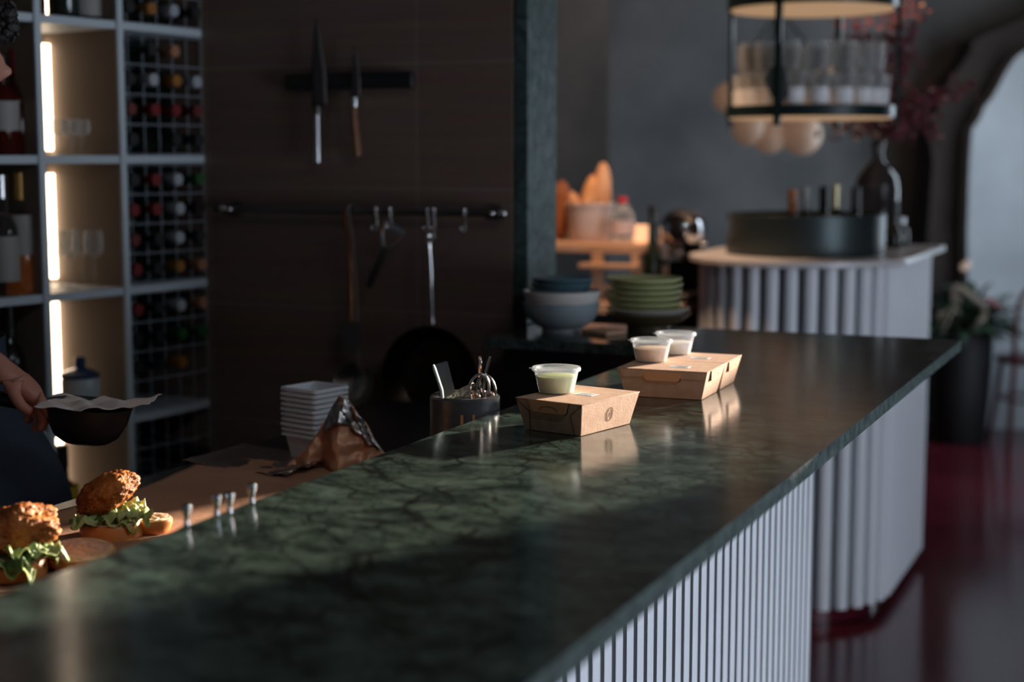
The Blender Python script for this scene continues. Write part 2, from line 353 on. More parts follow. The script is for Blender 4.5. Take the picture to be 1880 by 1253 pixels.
# ================================================================ GREEN MARBLE COUNTER
ND, NL = -.4475, -.985           # right and left edges of the slab in the bar frame
def barthing(name, label, cat, n=0, u=0, z=0, group=None): return empty(name, P(n, u, z), RZ, label, cat, group)
t = barthing('bar_counter', 'long dark green marble bar counter with white slatted front panel', 'counter', 0, 0)
slab = MB(); ZT = 1.10; TH = .022
slab.prism([(NL, .35), (ND, .35), (ND, 3.473), (-1.419, 3.473), (-1.419, 3.101), (NL, 3.101)], ZT-TH, ZT)
so = slab.build('marble_top', M['marble'], t, smooth=False)
so.data.materials.append(mat('chiselled_marble_edge', (.014, .026, .023), .6, col2=(.055, .085, .078), scale=45, bump=1, bscale=110))
for pf_ in so.data.polygons:
    if abs(pf_.normal.z) < .5: pf_.material_index = 1
def slats(path, pitch, w, d, z0, z1):
    """path: list of (x,y); slats stand outside it (right-hand side)"""
    mb = MB(); acc = 0; out = []
    for (a, b) in zip(path, path[1:]):
        a = Vector((a[0], a[1])); b = Vector((b[0], b[1])); L = (b-a).length; tdir = (b-a)/L
        while acc <= L:
            out.append((a+tdir*acc, tdir)); acc += pitch
        acc -= L
    for p, tdir in out:
        nrm = Vector((tdir.y, -tdir.x)); pr = []
        for k, (x, y) in enumerate([(-.5, 0), (-.5, .55), (-.38, .85), (-.2, 1), (.2, 1), (.38, .85), (.5, .55), (.5, 0)]):
            q = p+tdir*(x*w)+nrm*(y*d); pr.append((q.x, q.y))
        mb.prism(pr, z0, z1)
    return mb
IN = .27; xe = ND-IN; ye = 3.36; r = .12
path = [(xe, .30)]
path.append((xe, ye-r))
for k in range(1, 13):
    a = PI/2*k/12; path.append((xe-r+r*math.cos(a), ye-r+r*math.sin(a)))
path.append((xe-r-.12, ye))
body = [(xe-.001, .30)]+[(p[0], p[1]) for p in path[1:]]+[(NL+.02, ye), (NL+.02, .30)]
MB().prism(body, .05, ZT-TH).build('base_body', M['gap'], t, smooth=False)
slats(path, .0465, .0295, .0025, .06, ZT-TH-.001).build('slat_cladding', M['slat'], t)
MB().prism([(x+(-.03 if i < 15 else 0), y) for i, (x, y) in enumerate(body)], 0, .05).build('plinth', M['black'], t, smooth=False)
# far leg support under the marble return
MB().b2(-1.40, NL+.015, 3.16, 3.36, 0, ZT-TH-.001).build('return_support', M['worktop'], t)

# ================================================================ LOWER KITCHEN WORKTOP
t = barthing('kitchen_worktop', 'black lower worktop and cupboards on kitchen side of green counter', 'worktop')
MB().b2(-1.63, NL+.018, .35, 3.06, .92, .95).build('worktop_slab', M['worktop'], t, bevel=.002)
MB().b2(-1.59, NL+.018, .35, 3.04, .08, .92).build('cabinet_body', M['black'], t)
for k in range(4):
    f = MB().b2(-1.61, -1.592, .40+k*.66, 1.03+k*.66, .12, .90).build('cabinet_door', M['darksteel'], t, bevel=.002)
    MB().tube([(-1.612, .5+k*.66, .84), (-1.635, .5+k*.66, .84), (-1.635, .9+k*.66, .84), (-1.612, .9+k*.66, .84)], .005).build('handle', M['steel'], f)

# brown paper sheet
def pz(x, y):
    e = max(0, (-1.50-x)/.1)
    return .9535+.004*(noise.noise(Vector((x*7, y*5, 1)))+1)+.0015*noise.noise(Vector((x*25, y*22, 3)))+.006*max(0, math.sin(y*5.2-1.0))**3
def pf(i, j):
    y = 1.05+i*1.28; x0 = -1.575+.02*math.sin(y*7)-.05*(y-1.9 if y > 1.9 else 0); x1 = -.995
    x = x0+(x1-x0)*j
    if y < 1.75: x = x0+.10*(1.75-y)+(x1-x0-.10*(1.75-y))*j
    return Vector((x, y, pz(x, y)))
o = MB().grid(pf, 110, 50).build('brown_paper', M['paper'], solid=.0006)
o.rotation_euler = (0, 0, RZ); tag(o, 'large sheet of brown greaseproof paper spread under the burgers', 'paper')
# foil: low crumpled sheet + standing folded peak
def ff(i, j):
    x = -1.63+.26*i; y = 2.26+.20*j-.05*i
    h = .957+(.003+.012*max(0, i-.55)*2)*abs(noise.noise(Vector((x*30, y*30, 0))))+.004*noise.noise(Vector((x*9, y*9, 5)))
    if i > .8: h += .02*(i-.8)*5*(.5+.5*noise.noise(Vector((x*50, y*50, 2))))
    if j > .75: h -= (j-.75)*.015
    return Vector((x, y, h))
o = MB().grid(ff, 60, 50).build('foil_sheet', M['foil'], solid=.0005, ang=60)
o.rotation_euler = (0, 0, RZ); tag(o, 'low crumpled aluminium foil edge lying flat behind the brown paper', 'foil')
t = empty('foil_wrap', ay(622, 850, 2.66), math.radians(-6), 'tall folded paper-backed foil wrap standing to a crumpled peak beside plastic tubs', 'foil')
base_z = .958-t.location.z
def fw(i, j):
    # i across, j up
    x = (i-.5)*.19; top = .128*max(.12, 1-abs((i-.50)/.56)**1.15)
    lean = .018*math.sin(i*9)+.012*math.sin(i*21+1)
    z = j*max(top, .012)
    x += (.006-x*.42)*j**2*.6
    y = lean*(1-j*.6)+.03*j+.010*noise.noise(Vector((x*34, z*34, 7)))+.006*noise.noise(Vector((x*80, z*60, 1)))
    return Vector((x, y, z+base_z))
MB().grid(fw, 46, 34).build('foil_face', mat('foil_kraft_reflection', (.52, .24, .13), .42, metal=.25, bump=.3, bscale=30), t, solid=.0006, ang=25)  # orange put into the colour for brown paper reflected in the foil
def fb(i, j):
    v = fw(.30+i*.62, .62+j*.38); return v+Vector((0, -.004-.008*abs(math.sin(i*14+j*3)), .002))
MB().grid(fb, 24, 12).build('foil_crest', M['foil'], t, solid=.0005, ang=20)

# ================================================================ TAKEAWAY BOXES
def takeaway(label, loc, rz, long_tab):
    t = empty('takeaway_box', loc, rz, label, 'takeaway box', 'kraft takeaway boxes on the marble')
    bx, by, tx, ty, h = .049, .0655, .0585, .077, .0475
    mb = MB(); bm = mb.bm
    lo = [bm.verts.new((sx*bx, sy*by, .0005)) for sx, sy in ((-1, -1), (1, -1), (1, 1), (-1, 1))]
    hi = [bm.verts.new((sx*tx, sy*ty, h)) for sx, sy in ((-1, -1), (1, -1), (1, 1), (-1, 1))]
    bm.faces.new(lo[::-1]); bm.faces.new(hi)
    for i in range(4): bm.faces.new((lo[i], lo[(i+1) % 4], hi[(i+1) % 4], hi[i]))
    mb.build('tray', M['kraft'], t, bevel=.0006, smooth=False)
    MB().b2(-tx-.0006, tx+.0006, -ty-.0006, ty+.0006, h, h+.0011).build('lid', M['kraft'], t, bevel=.0004)
    def onface(side):
        # frame of a sloping side face: origin at its top edge middle; x along, y down the slope, z outward
        if side == 'x+': o, ax, dn = Vector((tx, 0, h)), Vector((0, 1, 0)), Vector((bx-tx, 0, -h))
        elif side == 'x-': o, ax, dn = Vector((-tx, 0, h)), Vector((0, -1, 0)), Vector((tx-bx, 0, -h))
        elif side == 'y-': o, ax, dn = Vector((0, -ty, h)), Vector((1, 0, 0)), Vector((0, ty-by, -h))
        else: o, ax, dn = Vector((0, ty, h)), Vector((-1, 0, 0)), Vector((0, by-ty, -h))
        dn = dn.normalized(); zz = ax.cross(-dn).normalized()
        m = Matrix((ax, dn, -zz)).transposed().to_4x4(); m.translation = o
        # ensure outward
        out = Vector((1, 0, 0)) if side == 'x+' else Vector((-1, 0, 0)) if side == 'x-' else Vector((0, -1, 0)) if side == 'y-' else Vector((0, 1, 0))
        if (-zz).dot(out) < 0: m = Matrix((ax, dn, zz)).transposed().to_4x4(); m.translation = o
        return m
    for side in ('y-', 'y+')+(('x-', 'x+') if long_tab else ()):
        m = onface(side); w = .062 if side[0] == 'x' else .05; W_ = (ty if side[0] == 'x' else tx)*.92
        d = .017 if side[0] == 'y' else .018
        def rt(w, d, r=.006):
            pts = [(-w/2-.004, 0), (-w/2, d-r)]
            for k in range(5):
                a = PI*.5*k/4; pts.append((-w/2+r-r*math.cos(a), d-r+r*math.sin(a)))
            for k in range(5):
                a = PI*.5*k/4; pts.append((w/2-r+r*math.sin(a), d-r+r*math.cos(a)))
            pts += [(w/2, d-r), (w/2+.004, 0)]
            return pts
        MB().prism(rt((w*1.25 if side[0] == 'y' else w)+.002, d+.0012), .0003, .0010, m=m).build('tab_cut_shadow', M['kraft_dark'], t, smooth=False)  # dark rim round the tab: cut edge plus painted gap shade
        MB().prism(rt(w*1.25 if side[0] == 'y' else w, d), .0006, .0018, m=m @ Matrix.Rotation(math.radians(7), 4, 'X')).build('tab', M['kraft_tab'], t, smooth=False)
        if side[0] == 'y':
            q = [(.016*math.cos(PI*k/12), .0135-.007*math.sin(PI*k/12)) for k in range(13)]+[(-.0145, .0135)]+[(-.0145*math.cos(PI*k/12), .0135-.0058*math.sin(PI*k/12)) for k in range(13)]
            mb = MB()
            for a, b in zip(range(12), range(1, 13)):
                p0 = (.016*math.cos(PI*a/12), .0135-.007*math.sin(PI*a/12)); p1 = (.016*math.cos(PI*b/12), .0135-.007*math.sin(PI*b/12))
                p2 = (.0150*math.cos(PI*b/12), .0135-.0062*math.sin(PI*b/12)); p3 = (.0150*math.cos(PI*a/12), .0135-.0062*math.sin(PI*a/12))
                mb.prism([p0, p1, p2, p3], .0018, .0021, m=m @ Matrix.Rotation(math.radians(7), 4, 'X'))
            mb.build('thumb_cut', M['kraft_dark'], t, smooth=False)
            if long_tab: continue
            # folded gussets: thin diagonal fold lines
            mb = MB()
            for s_ in (-1, 1):
                a = Vector((s_*tx*.98, .001)); b = Vector((s_*.036, .018)); c = Vector((s_*bx*.80, h*1.01))
                for p, q2 in ((a, b), (b, c)):
                    dd = (q2-p).normalized(); nn = Vector((-dd.y, dd.x))*.00045
                    mb.prism([tuple(p+nn), tuple(p-nn), tuple(q2-nn), tuple(q2+nn)], .0002, .0006, m=m)
            mb.build('fold_line', M['kraft_dark'], t, smooth=False)
        else:
            MB().prism([(-W_, .0005), (W_, .0005), (W_*.985, .012), (-W_*.985, .012)], .0002, .0022, m=m).build('lid_flap', M['kraft'], t, smooth=False)
    if not long_tab:
        # embossed round emblem on the long side: rays, ring and centre mark
        m = onface('x+') @ Matrix.Translation((.002, .024, 0)); mb = MB()
        for k in range(40):
            a = 2*PI*k/40; ca, sa = math.cos(a), math.sin(a); w_ = .00035
            mb.prism([(.0088*ca-sa*w_, .0088*sa+ca*w_), (.0088*ca+sa*w_, .0088*sa-ca*w_), (.0110*ca+sa*w_, .0110*sa-ca*w_), (.0110*ca-sa*w_, .0110*sa+ca*w_)], .0000, .0003, m=m)
        for R_ in (.0078, .0064):
            for k in range(32):
                a, b = 2*PI*k/32, 2*PI*(k+1)/32
                mb.prism([(R_*math.cos(a), R_*math.sin(a)), (R_*math.cos(b), R_*math.sin(b)), ((R_-.0005)*math.cos(b), (R_-.0005)*math.sin(b)), ((R_-.0005)*math.cos(a), (R_-.0005)*math.sin(a))], 0, .0003, m=m)
        for k in range(14):
            a = 2*PI*k/14; b = 2*PI*(k+1)/14; q = lambda t_, s_: (.0022*s_*math.cos(t_)+.0008, .0036*s_*math.sin(t_))
            mb.prism([q(a, 1), q(b, 1), q(b, .75), q(a, .75)], 0, .0003, m=m)
        mb.prism([(-.004, .0012), (-.001, .0008), (-.001, .0016), (-.004, .002)], 0, .0003, m=m)
        mb.build('embossed_emblem', M['kraft_line'], t, smooth=False)
    return t
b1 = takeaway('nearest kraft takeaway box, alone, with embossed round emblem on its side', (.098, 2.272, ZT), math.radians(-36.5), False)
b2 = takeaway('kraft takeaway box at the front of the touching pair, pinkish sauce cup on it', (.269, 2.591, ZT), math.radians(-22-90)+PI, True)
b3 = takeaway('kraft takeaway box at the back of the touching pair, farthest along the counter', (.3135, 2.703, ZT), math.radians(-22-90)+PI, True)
def sticker(box, x, y, a=0):
    s_ = MB().b2(-.017, .017, -.011, .011, .0487, .0490).build('sticker', M['sticker'], box); s_.location = (x, y, 0); s_.rotation_euler = (0, 0, a)
    s_['label'] = 'pale printed sticker'
    mb = MB()
    for k in range(4): mb.b2(-.013, .013-(k % 2)*.008, -.0075+k*.0045, -.0065+k*.0045, .0490, .04915)
    mb.build('print_lines', M['ink'], s_)
sticker(b1, .010, .006, 0)
sticker(b2, -.012, -.018, PI/2); sticker(b3, -.010, -.020, PI/2)

def sauce_cup(label, loc, sm, fill):
    t = empty('sauce_cup', loc, 0, label, 'sauce cup', 'clear sauce cups on the takeaway boxes')
    H = .036; rb, rt = .0262, .0345
    MB().lathe([(0, .0004), (rb-.001, .0004), (rb, .002), (rt-.0015, H-.004), (rt, H-.002), (rt, H), (rt-.001, H), (rt-.0022, H-.004), (rb-.0012, .0022), (0, .0018)], seg=48).build('cup', M['clearplastic'], t)
    zf = H*fill; rf = rb+(rt-rb)*fill-.0022
    MB().lathe([(0, .0022), (rb-.0018, .0024), (rf, zf-.0008), (rf-.001, zf), (rf*.6, zf+.0008), (0, zf+.0003)], seg=40).build('sauce', sm, t)
    l = MB().lathe([(0, H-.0015), (rt-.006, H-.0012), (rt-.004, H+.002), (rt+.001, H+.0022), (rt+.0016, H+.0005), (rt+.0013, H-.0022), (rt+.0019, H-.0022), (rt+.0023, H+.0008), (rt+.0012, H+.0032), (rt-.0045, H+.003), (rt-.0065, H), (0, H-.0005)], seg=48,
             fn=lambda a, z: 1).build('lid', M['clearplastic'], t)
    MB().prism([(-rt-.006, -.004), (-rt-.001, -.006), (-rt-.001, .006), (-rt-.006, .004)], H+.0005, H+.0018).build('lid_tab', M['clearplastic'], t)
    return t
sauce_cup('clear cup of green herb sauce on the nearest takeaway box', (.066, 2.287, ZT+.0487), M['sauce_green'], .74)
sauce_cup('clear cup of pinkish speckled sauce on the front box of the pair', (.239, 2.640, ZT+.0487), M['sauce_pink'], .68)
sauce_cup('clear cup of white sauce, farthest of the three sauce cups', (.291, 2.742, ZT+.0487), M['sauce_white'], .6)

# ================================================================ UTENSIL POT
PX, PY = -.0755, 2.455
t = empty('utensil_pot', (PX, PY, .95), 0, 'round dark marble pot holding utensils, behind the green counter edge', 'utensil pot')
R0 = .056; H0 = .170
MB().lathe([(0, 0), (R0-.003, 0), (R0, .003), (R0, H0-.003), (R0-.003, H0), (R0-.012, H0), (R0-.014, H0-.003), (R0-.014, .012), (0, .012)], seg=64).build('pot_wall', M['marble_dark'], t)
for a, w in ((-93, .0022), (-74, .0018)):
    a = math.radians(a); p = Vector((math.cos(a), math.sin(a), 0))*(R0+.0001)
    s_ = MB().box((0, 0, .075), (w*2, .0008, .142)).build('brown_vein', M['brown_vein'], t); s_.location = p; s_.rotation_euler = (0, 0, a+PI/2)
def inpot(name, label, cat, mb, m): 
    o = mb.build(name, m); tag(o, label, cat); return o
B = Vector((PX, PY, .983))
o = inpot('spatula_handle', 'pale mint handle leaning out of the marble pot, leftmost', 'utensil',
      MB().tube([B+Vector((-.01, 0, 0)), B+Vector((-.034, -.004, .12)), B+Vector((-.037, -.004, .145)), B+Vector((-.048, -.006, .180)), B+Vector((-.050, -.006, .186))], [.004, .004, .0052, .0050, .003], seg=10, flat=.55), mat('mint_handle', (.55, .72, .66), .3))
bx = MB().box((0, 0, 0), (.022, .012, .20), Matrix.Rotation(math.radians(-14), 3, 'Y') @ Matrix.Rotation(.3, 3, 'Z')); o = inpot('sharpening_stone', 'dark rectangular block standing in the marble pot', 'utensil', bx, mat('slate_block', (.022, .025, .032), .5)); o.location = B+Vector((-.016, .022, .088)); 
# cone sieve
t = empty('cone_strainer', B+Vector((.0, -.012, .128)), 0, 'small hammered metal cone lying across the pot rim', 'strainer')
mm = Matrix.Rotation(math.radians(75), 4, 'Y') @ Matrix.Rotation(.2, 4, 'X')
MB().lathe([(.004, -.045), (.012, -.03), (.022, 0), (.026, .02), (.025, .02), (.021, 0), (.011, -.03), (.003, -.045)], m=mm, seg=36).build('cone', mat('hammered_metal', (.40, .33, .28), .35, metal=.8, bump=1, bscale=160), t)
# scissors: two loops and blades
t = empty('kitchen_scissors', B+Vector((.022, -.012, 0)), 0, 'kitchen scissors upright in the pot with one big round handle loop', 'scissors')
m1 = Matrix.Rotation(PI/2, 4, 'X')
def loopring(c, rx, rz_, r_, ry=0):
    c = Vector(c); pts = []
    mr = Matrix.Rotation(ry, 3, 'Y')
    for k in range(25):
        a = 2*PI*k/24; pts.append(c+mr @ Vector((rx*math.cos(a), 0, rz_*math.sin(a))))
    return MB().tube(pts, r_, seg=8, caps=False)
loopring((0, 0, .145), .016, .027, .0022, .25).build('handle', M['steel'], t)
loopring((.012, .014, .142), .015, .026, .0022, -.1).build('handle', M['darksteel'], t)
MB().tube([(-.004, 0, .12), (-.01, .004, .02)], [.004, .003], flat=.4).build('blade', M['steel'], t)
# tongs
t = empty('serving_tongs', B+Vector((.028, .012, 0)), 0, 'thin steel tongs with two crossing tips above the pot', 'tongs')
for sx in (-1, 1):
    MB().tube([(-.01*sx, 0, .02), (.002*sx, 0, .14), (.004*sx, 0, .165), (.007*sx+.004, 0, .190), (.0085*sx+.004, 0, .197)], [.002, .0024, .0028, .0026, .0022]).build('arm', M['chrome'], t)
# spoons
for k, (dx, dy, lb) in enumerate(((.018, -.026, 'small bronze spoon bowl up, nearer the front rim of the pot'), (.040, -.010, 'small bronze spoon bowl up, nearer the right rim of the pot'))):
    t = empty('measuring_spoon', B+Vector((dx, dy, 0)), 0, lb, 'spoon')
    MB().ball((0, 0, .133), (.0085, .004, .012)).build('spoon_bowl', mat('bronze_spoon', (.40, .25, .19), .3, metal=.9), t)
    MB().tube([(0, 0, .125), (-.005, .004, .01)], .0018).build('stem', M['steel'], t)

# ================================================================ PLASTIC TUBS
tubmesh = None
TA = math.radians(-38)
def rsq(s_, r_, n=4):
    pts = []
    for cx, cy, a0 in ((1, 1, 0), (-1, 1, 90), (-1, -1, 180), (1, -1, 270)):
        for k in range(n+1):
            a = math.radians(a0+90*k/n); pts.append((cx*(s_-r_)+r_*math.cos(a), cy*(s_-r_)+r_*math.sin(a)))
    return pts
def tubmb():
    mb = MB(); bm = mb.bm; rings = []
    for s_, z in ((.030, .0006), (.033, .003), (.0405, .050), (.0445, .050), (.0450, .0465), (.0456, .0465), (.0452, .0515), (.040, .0515), (.0322, .0038), (.029, .0018)):
        rings.append([bm.verts.new((x, y, z)) for x, y in rsq(s_, .008)])
    for A, Bq in zip(rings, rings[1:]):
        for i in range(len(A)): bm.faces.new((A[i], A[(i+1) % len(A)], Bq[(i+1) % len(A)], Bq[i]))
    bm.faces.new(rings[0][::-1]); bm.faces.new(rings[-1])
    return mb
tb = tubmb().build('plastic_tub', M['tub'])
tc_ = Vector((-.357, 2.775, 0))
ordw = ['lowest', 'second from the bottom', 'third from the bottom', 'fourth from the bottom', 'fifth from the bottom', 'fifth from the top', 'fourth from the top', 'third from the top', 'second from the top', 'topmost']
for k in range(10):
    o = tb if k == 0 else tb.copy()
    if k: COL.objects.link(o)
    o.location = tc_+Vector((.0008*math.sin(k*2.3), .0008*math.cos(k*1.7), .952+k*.0092)); o.rotation_euler = (0, 0, TA)
    tag(o, 'square clear plastic tub, %s of the nested stack behind the foil' % ordw[k], 'plastic tub', 'nested plastic tubs')

o = MB().b2(-.05, .05, -.035, .035, 0, .018).build('plastic_tray', M['tub'], bevel=.004); o.location = (-.16, 2.75, .951); o.rotation_euler = (0, 0, RZ)
tag(o, 'low frosted plastic tray right of the foil wrap, mostly behind marble edge', 'tray')
o = MB().prism([(-.03, -.02), (.035, -.012), (.02, .03), (-.012, .022)], 0, .012).build('red_cloth', M['redcloth'], bevel=.004)
o.location = az(1072, 697, 1.08); o.location.z = 1.06
tag(o, 'small red folded cloth low behind the nearest takeaway box', 'cloth')
MBs = MB()
o2 = MB().b2(-.07, .07, -.05, .05, 0, 1.06-.95).build('red_cloth_stand', M['black']); o2.location = (o.location.x, o.location.y, .951); o2.rotation_euler = (0, 0, RZ)
o2.name = 'storage_box'; tag(o2, 'low black storage box on the worktop under the red cloth', 'box')
# ================================================================ BURGERS
def craggy(scale, seed, amp=1.0, sub=5, dents=None):
    mb = MB(); bmesh.ops.create_icosphere(mb.bm, subdivisions=sub, radius=1)
    for v in mb.bm.verts:
        p = v.co.copy(); q = p*1.6+Vector((seed, seed*1.7, 0))
        d = .16*noise.noise(q*1.1)+.10*abs(noise.noise(q*3))+.075*(1-abs(noise.noise(q*6.5))*2.2)+.05*noise.noise(q*13)+.03*noise.noise(q*26)
        f = 1+amp*d
        v.co = Vector((p.x*f*scale[0], p.y*f*scale[1], p.z*f*scale[2]))
        if dents: v.co = dents(v.co)
    return mb
def leafmb(w, d, seed, ruf=.006, n=36):
    def fn(i, j):
        x = (i-.5)*w; y = (j-.5)*d; e = (abs(i-.5)*2)**2+(abs(j-.5)*2)**2
        z = ruf*e*math.sin(i*22+seed)*.8+ruf*noise.noise(Vector((i*7+seed, j*6, seed)))*1.6+ruf*.5*noise.noise(Vector((i*20, j*18, seed)))-.004*e
        k = 1-.12*noise.noise(Vector((i*5, j*5, seed*3)))
        return Vector((x*k, y*k, z))
    return MB().grid(fn, n, n)
def bunmb(R, H, seed):
    pr = [(0, .0005), (R*.86, .0005), (R*.97, H*.16), (R, H*.42), (R*.985, H*.72), (R*.95, H*.95), (R*.93, H), (0, H)]
    return MB().lathe(pr, seg=56, fn=lambda a, z: 1+.022*math.sin(a*2+seed)+.014*math.sin(a*5+seed*2))
def burger(loc, label, seed, R, chick, cpos, crot, lw):
    t = empty('open_burger', loc, 0, label, 'burger', 'open burgers on brown paper')
    bunmb(R, .026, seed).build('bottom_bun', M['bun'], t)
    MB().lathe([(0, .0262), (R*.92, .0262), (R*.93, .0285), (R*.6, .030), (0, .0295)], seg=48, fn=lambda a, z: 1+.05*math.sin(a*3+seed)+.03*math.sin(a*7)).build('sauce_layer', M['mayo'], t)
    for k, (dx, dy, rz, w) in enumerate(lw):
        o = leafmb(w, w*.8, seed+k*3.1).build('lettuce_leaf', M['lettuce'] if k != 1 else M['lettuce_dark'], t, solid=.0009, ang=70)
        o.location = (dx, dy, .034+k*.004); o.rotation_euler = (.16*math.sin(k*2+seed), .14*math.cos(k*3), rz)
    o = craggy(chick, seed, 1.0).build('fried_chicken', M['chicken'], t, ang=80); o.location = cpos; o.rotation_euler = crot
    return t
pb2 = az(206, 990, .957)
burger((pb2.x, pb2.y, .9575), 'open fried chicken burger on the right, chicken tilted up on pale lettuce', 3.3, .046, (.043, .034, .024),
       (-.006, .002, .066), (.1, math.radians(-27), .2), [(-.004, -.012, .2, .088), (-.014, -.008, 1.2, .07), (.022, -.012, .5, .064), (.03, -.006, 2.0, .06)])
pb1 = az(20, 1062, .957)
burger((pb1.x, pb1.y, .9575), 'open fried chicken burger at the left edge, long dark chicken over green lettuce', 8.1, .047, (.056, .036, .030),
       (.004, .0, .062), (0, math.radians(-9), .35), [(-.006, -.020, .1, .096), (.012, -.014, 1.3, .08), (.030, -.004, .6, .078), (.036, .004, 2.2, .05)])
# cut bun tops lying sauce side up
def bun_top(loc, rz, label, R, seed, tilt):
    t = empty('bun_half', loc, rz, label, 'bun', 'bun halves on brown paper'); t.rotation_euler = (tilt[0], tilt[1], rz)
    MB().lathe([(0, .0005), (R*.55, .001), (R*.86, .008), (R*.98, .017), (R, .022), (R*.97, .0255), (R*.93, .026), (0, .0262)], seg=48, fn=lambda a, z: 1+.02*math.sin(2*a+seed)).build('crust', M['bun'], t)
    MB().lathe([(0, .0262), (R*.93, .0258), (R*.90, .0272), (0, .0278)], seg=40).build('cut_face', M['crumb'], t)
    def sf(i, j):
        a = i*2*PI; r_ = j*R*.74*(1+.12*math.sin(3*a+seed)+.07*math.sin(7*a))
        return Vector((r_*math.cos(a), r_*math.sin(a), .0285+.0016*math.sin(r_*math.cos(a)*330+5*math.sin(r_*math.sin(a)*60+seed))*(1-j)+.001*noise.noise(Vector((r_*math.cos(a)*150, r_*math.sin(a)*150, seed)))-.0006*j))
    MB().grid(sf, 60, 16).build('sauce_smear', mat('pink_sauce', (.72, .42, .28), .25, sss=.1), t, solid=.0008)
p = az(147, 1042, .958); bun_top((p.x, p.y, .9565), .4, 'toasted bun half cut side up with pink sauce, in front between the burgers', .047, 1.2, (.12, 0))
p = az(270, 985, .958); bun_top((p.x+.004, p.y+.01, .9565), 1.4, 'toasted bun half half hidden behind the right burger by the marble edge', .030, 4.2, (0, 0))
# chrome taps standing close behind the marble edge
for k, (px, py, lb) in enumerate(((342, 928, 'leftmost of the four'), (397, 910, 'second from left of the four'), (421, 906, 'third from left of the four'), (462, 889, 'rightmost of the four, tallest'))):
    zt = 1.122; q = az(px, py, zt); 
    t = empty('chrome_tap', (q.x, q.y, .951), 0, 'small flared chrome tap handle behind the marble edge, '+lb, 'tap', 'chrome tap handles beside the marble edge')
    h = zt-.951
    MB().lathe([(0, h), (.0056, h), (.0060, h-.001), (.0034, h-.013), (.0026, h-.018), (.0036, h-.020), (.0034, h-.024), (0, h-.025)], seg=20).build('handle', M['chrome'], t)
    MB().tube([(0, 0, h-.022), (0, 0, .006)], .0028).build('stem', M['chrome'], t)
    MB().lathe([(0, 0), (.013, 0), (.013, .004), (.006, .007), (0, .007)], seg=20).build('foot', M['chrome'], t)
    MB().tube(smoothpath([(0, 0, h-.023), (-.010, -.006, h-.028), (-.028, -.014, h-.036)]), .0022).build('lever', M['chrome'], t)

# ================================================================ DISHES ON THE MARBLE RETURN
ZS = ZT+.0004
def dish(name, label, cat, loc, prof, m, group, seg=48, wob=0):
    o = MB().lathe(prof, seg=seg, fn=lambda a, z: 1+wob*math.sin(3*a+z*200)).build(name, m)
    o.location = loc; return tag(o, label, cat, group)
bc = P(-1.312, 3.285, 0)
def bowlprof(rf, R, h, th=.005):
    return [(0, 0), (rf, 0), (rf, .008), (rf+.012, .012), (R*.86, h*.42), (R*.97, h*.75), (R, h), (R-th*.5, h+.001), (R-th, h), (R*.97-th, h*.75), (R*.84-th, h*.45), (rf, .018), (0, .016)]
dish('serving_bowl', 'large blue-grey footed bowl at the bottom of the left stack of bowls', 'bowl', bc+Vector((0, 0, ZS)), bowlprof(.045, .088, .066), M['bowlblue'], 'stacked bowls')
dish('serving_bowl', 'wide off-white bowl nested in the blue-grey bowl', 'bowl', bc+Vector((.001, 0, ZS+.047)), [(0, 0), (.04, 0), (.065, .004), (.083, .022), (.0885, .046), (.087, .047), (.0855, .046), (.080, .025), (.06, .009), (0, .006)], M['bowlwhite'], 'stacked bowls')
for k, lb in enumerate(('dark teal saucer lying in the off-white bowl, lower of three', 'dark teal saucer in the middle of the three on the bowls', 'dark teal saucer on top of the left stack of bowls')):
    dish('saucer', lb, 'saucer', bc+Vector((-.004+.003*k, 0, ZS+.082+k*.0118)), [(0, 0), (.04, 0), (.062, .006), (.073, .017), (.0715, .018), (.06, .009), (.04, .004), (0, .004)], M['bowlteal'], 'dark teal saucers')
gc = az(1190, 603, ZT); gc.x += .0
dish('serving_bowl', 'wide shallow brown-based bowl with pale rim under the green plates', 'bowl', (gc.x, gc.y, ZS), [(0, 0), (.05, 0), (.05, .006), (.078, .018), (.100, .036), (.098, .0365), (.075, .022), (.05, .010), (0, .010)], mat('brown_glaze', (.13, .10, .045), .35), None)
dish('serving_bowl', 'pale shallow bowl between the brown-based bowl and green plates', 'bowl', (gc.x-.001, gc.y, ZS+.0175), [(0, 0), (.045, 0), (.074, .013), (.097, .030), (.095, .031), (.072, .016), (.045, .004), (0, .004)], M['bowlwhite'], None)
gw = ['lowest', 'second from the bottom', 'third from the bottom', 'third from the top', 'second from the top', 'topmost']
for k in range(6):
    dish('green_plate', 'green glazed plate, %s of the six stacked on the pale bowl' % gw[k], 'plate', (gc.x-.010+.0016*math.sin(k*2), gc.y, ZS+.0345+k*.0138),
         [(0, 0), (.045, 0), (.065, .001), (.0865, .011), (.0885, .0145), (.0872, .0152), (.080, .009), (.045, .005), (0, .005)], M['plategreen'], 'green plates in the stack', wob=.004)
o = MB().b2(-.05, .05, -.07, .07, 0, .009).build('wooden_board', M['woodboard'], bevel=.002); q = az(1108, 612, ZT); o.location = (q.x, q.y-.012, ZS+.0002); o.rotation_euler = (0, 0, math.radians(38))
o.scale = (.62, .62, 1)
tag(o, 'small thin wooden board lying on the marble between the two dish stacks', 'board')

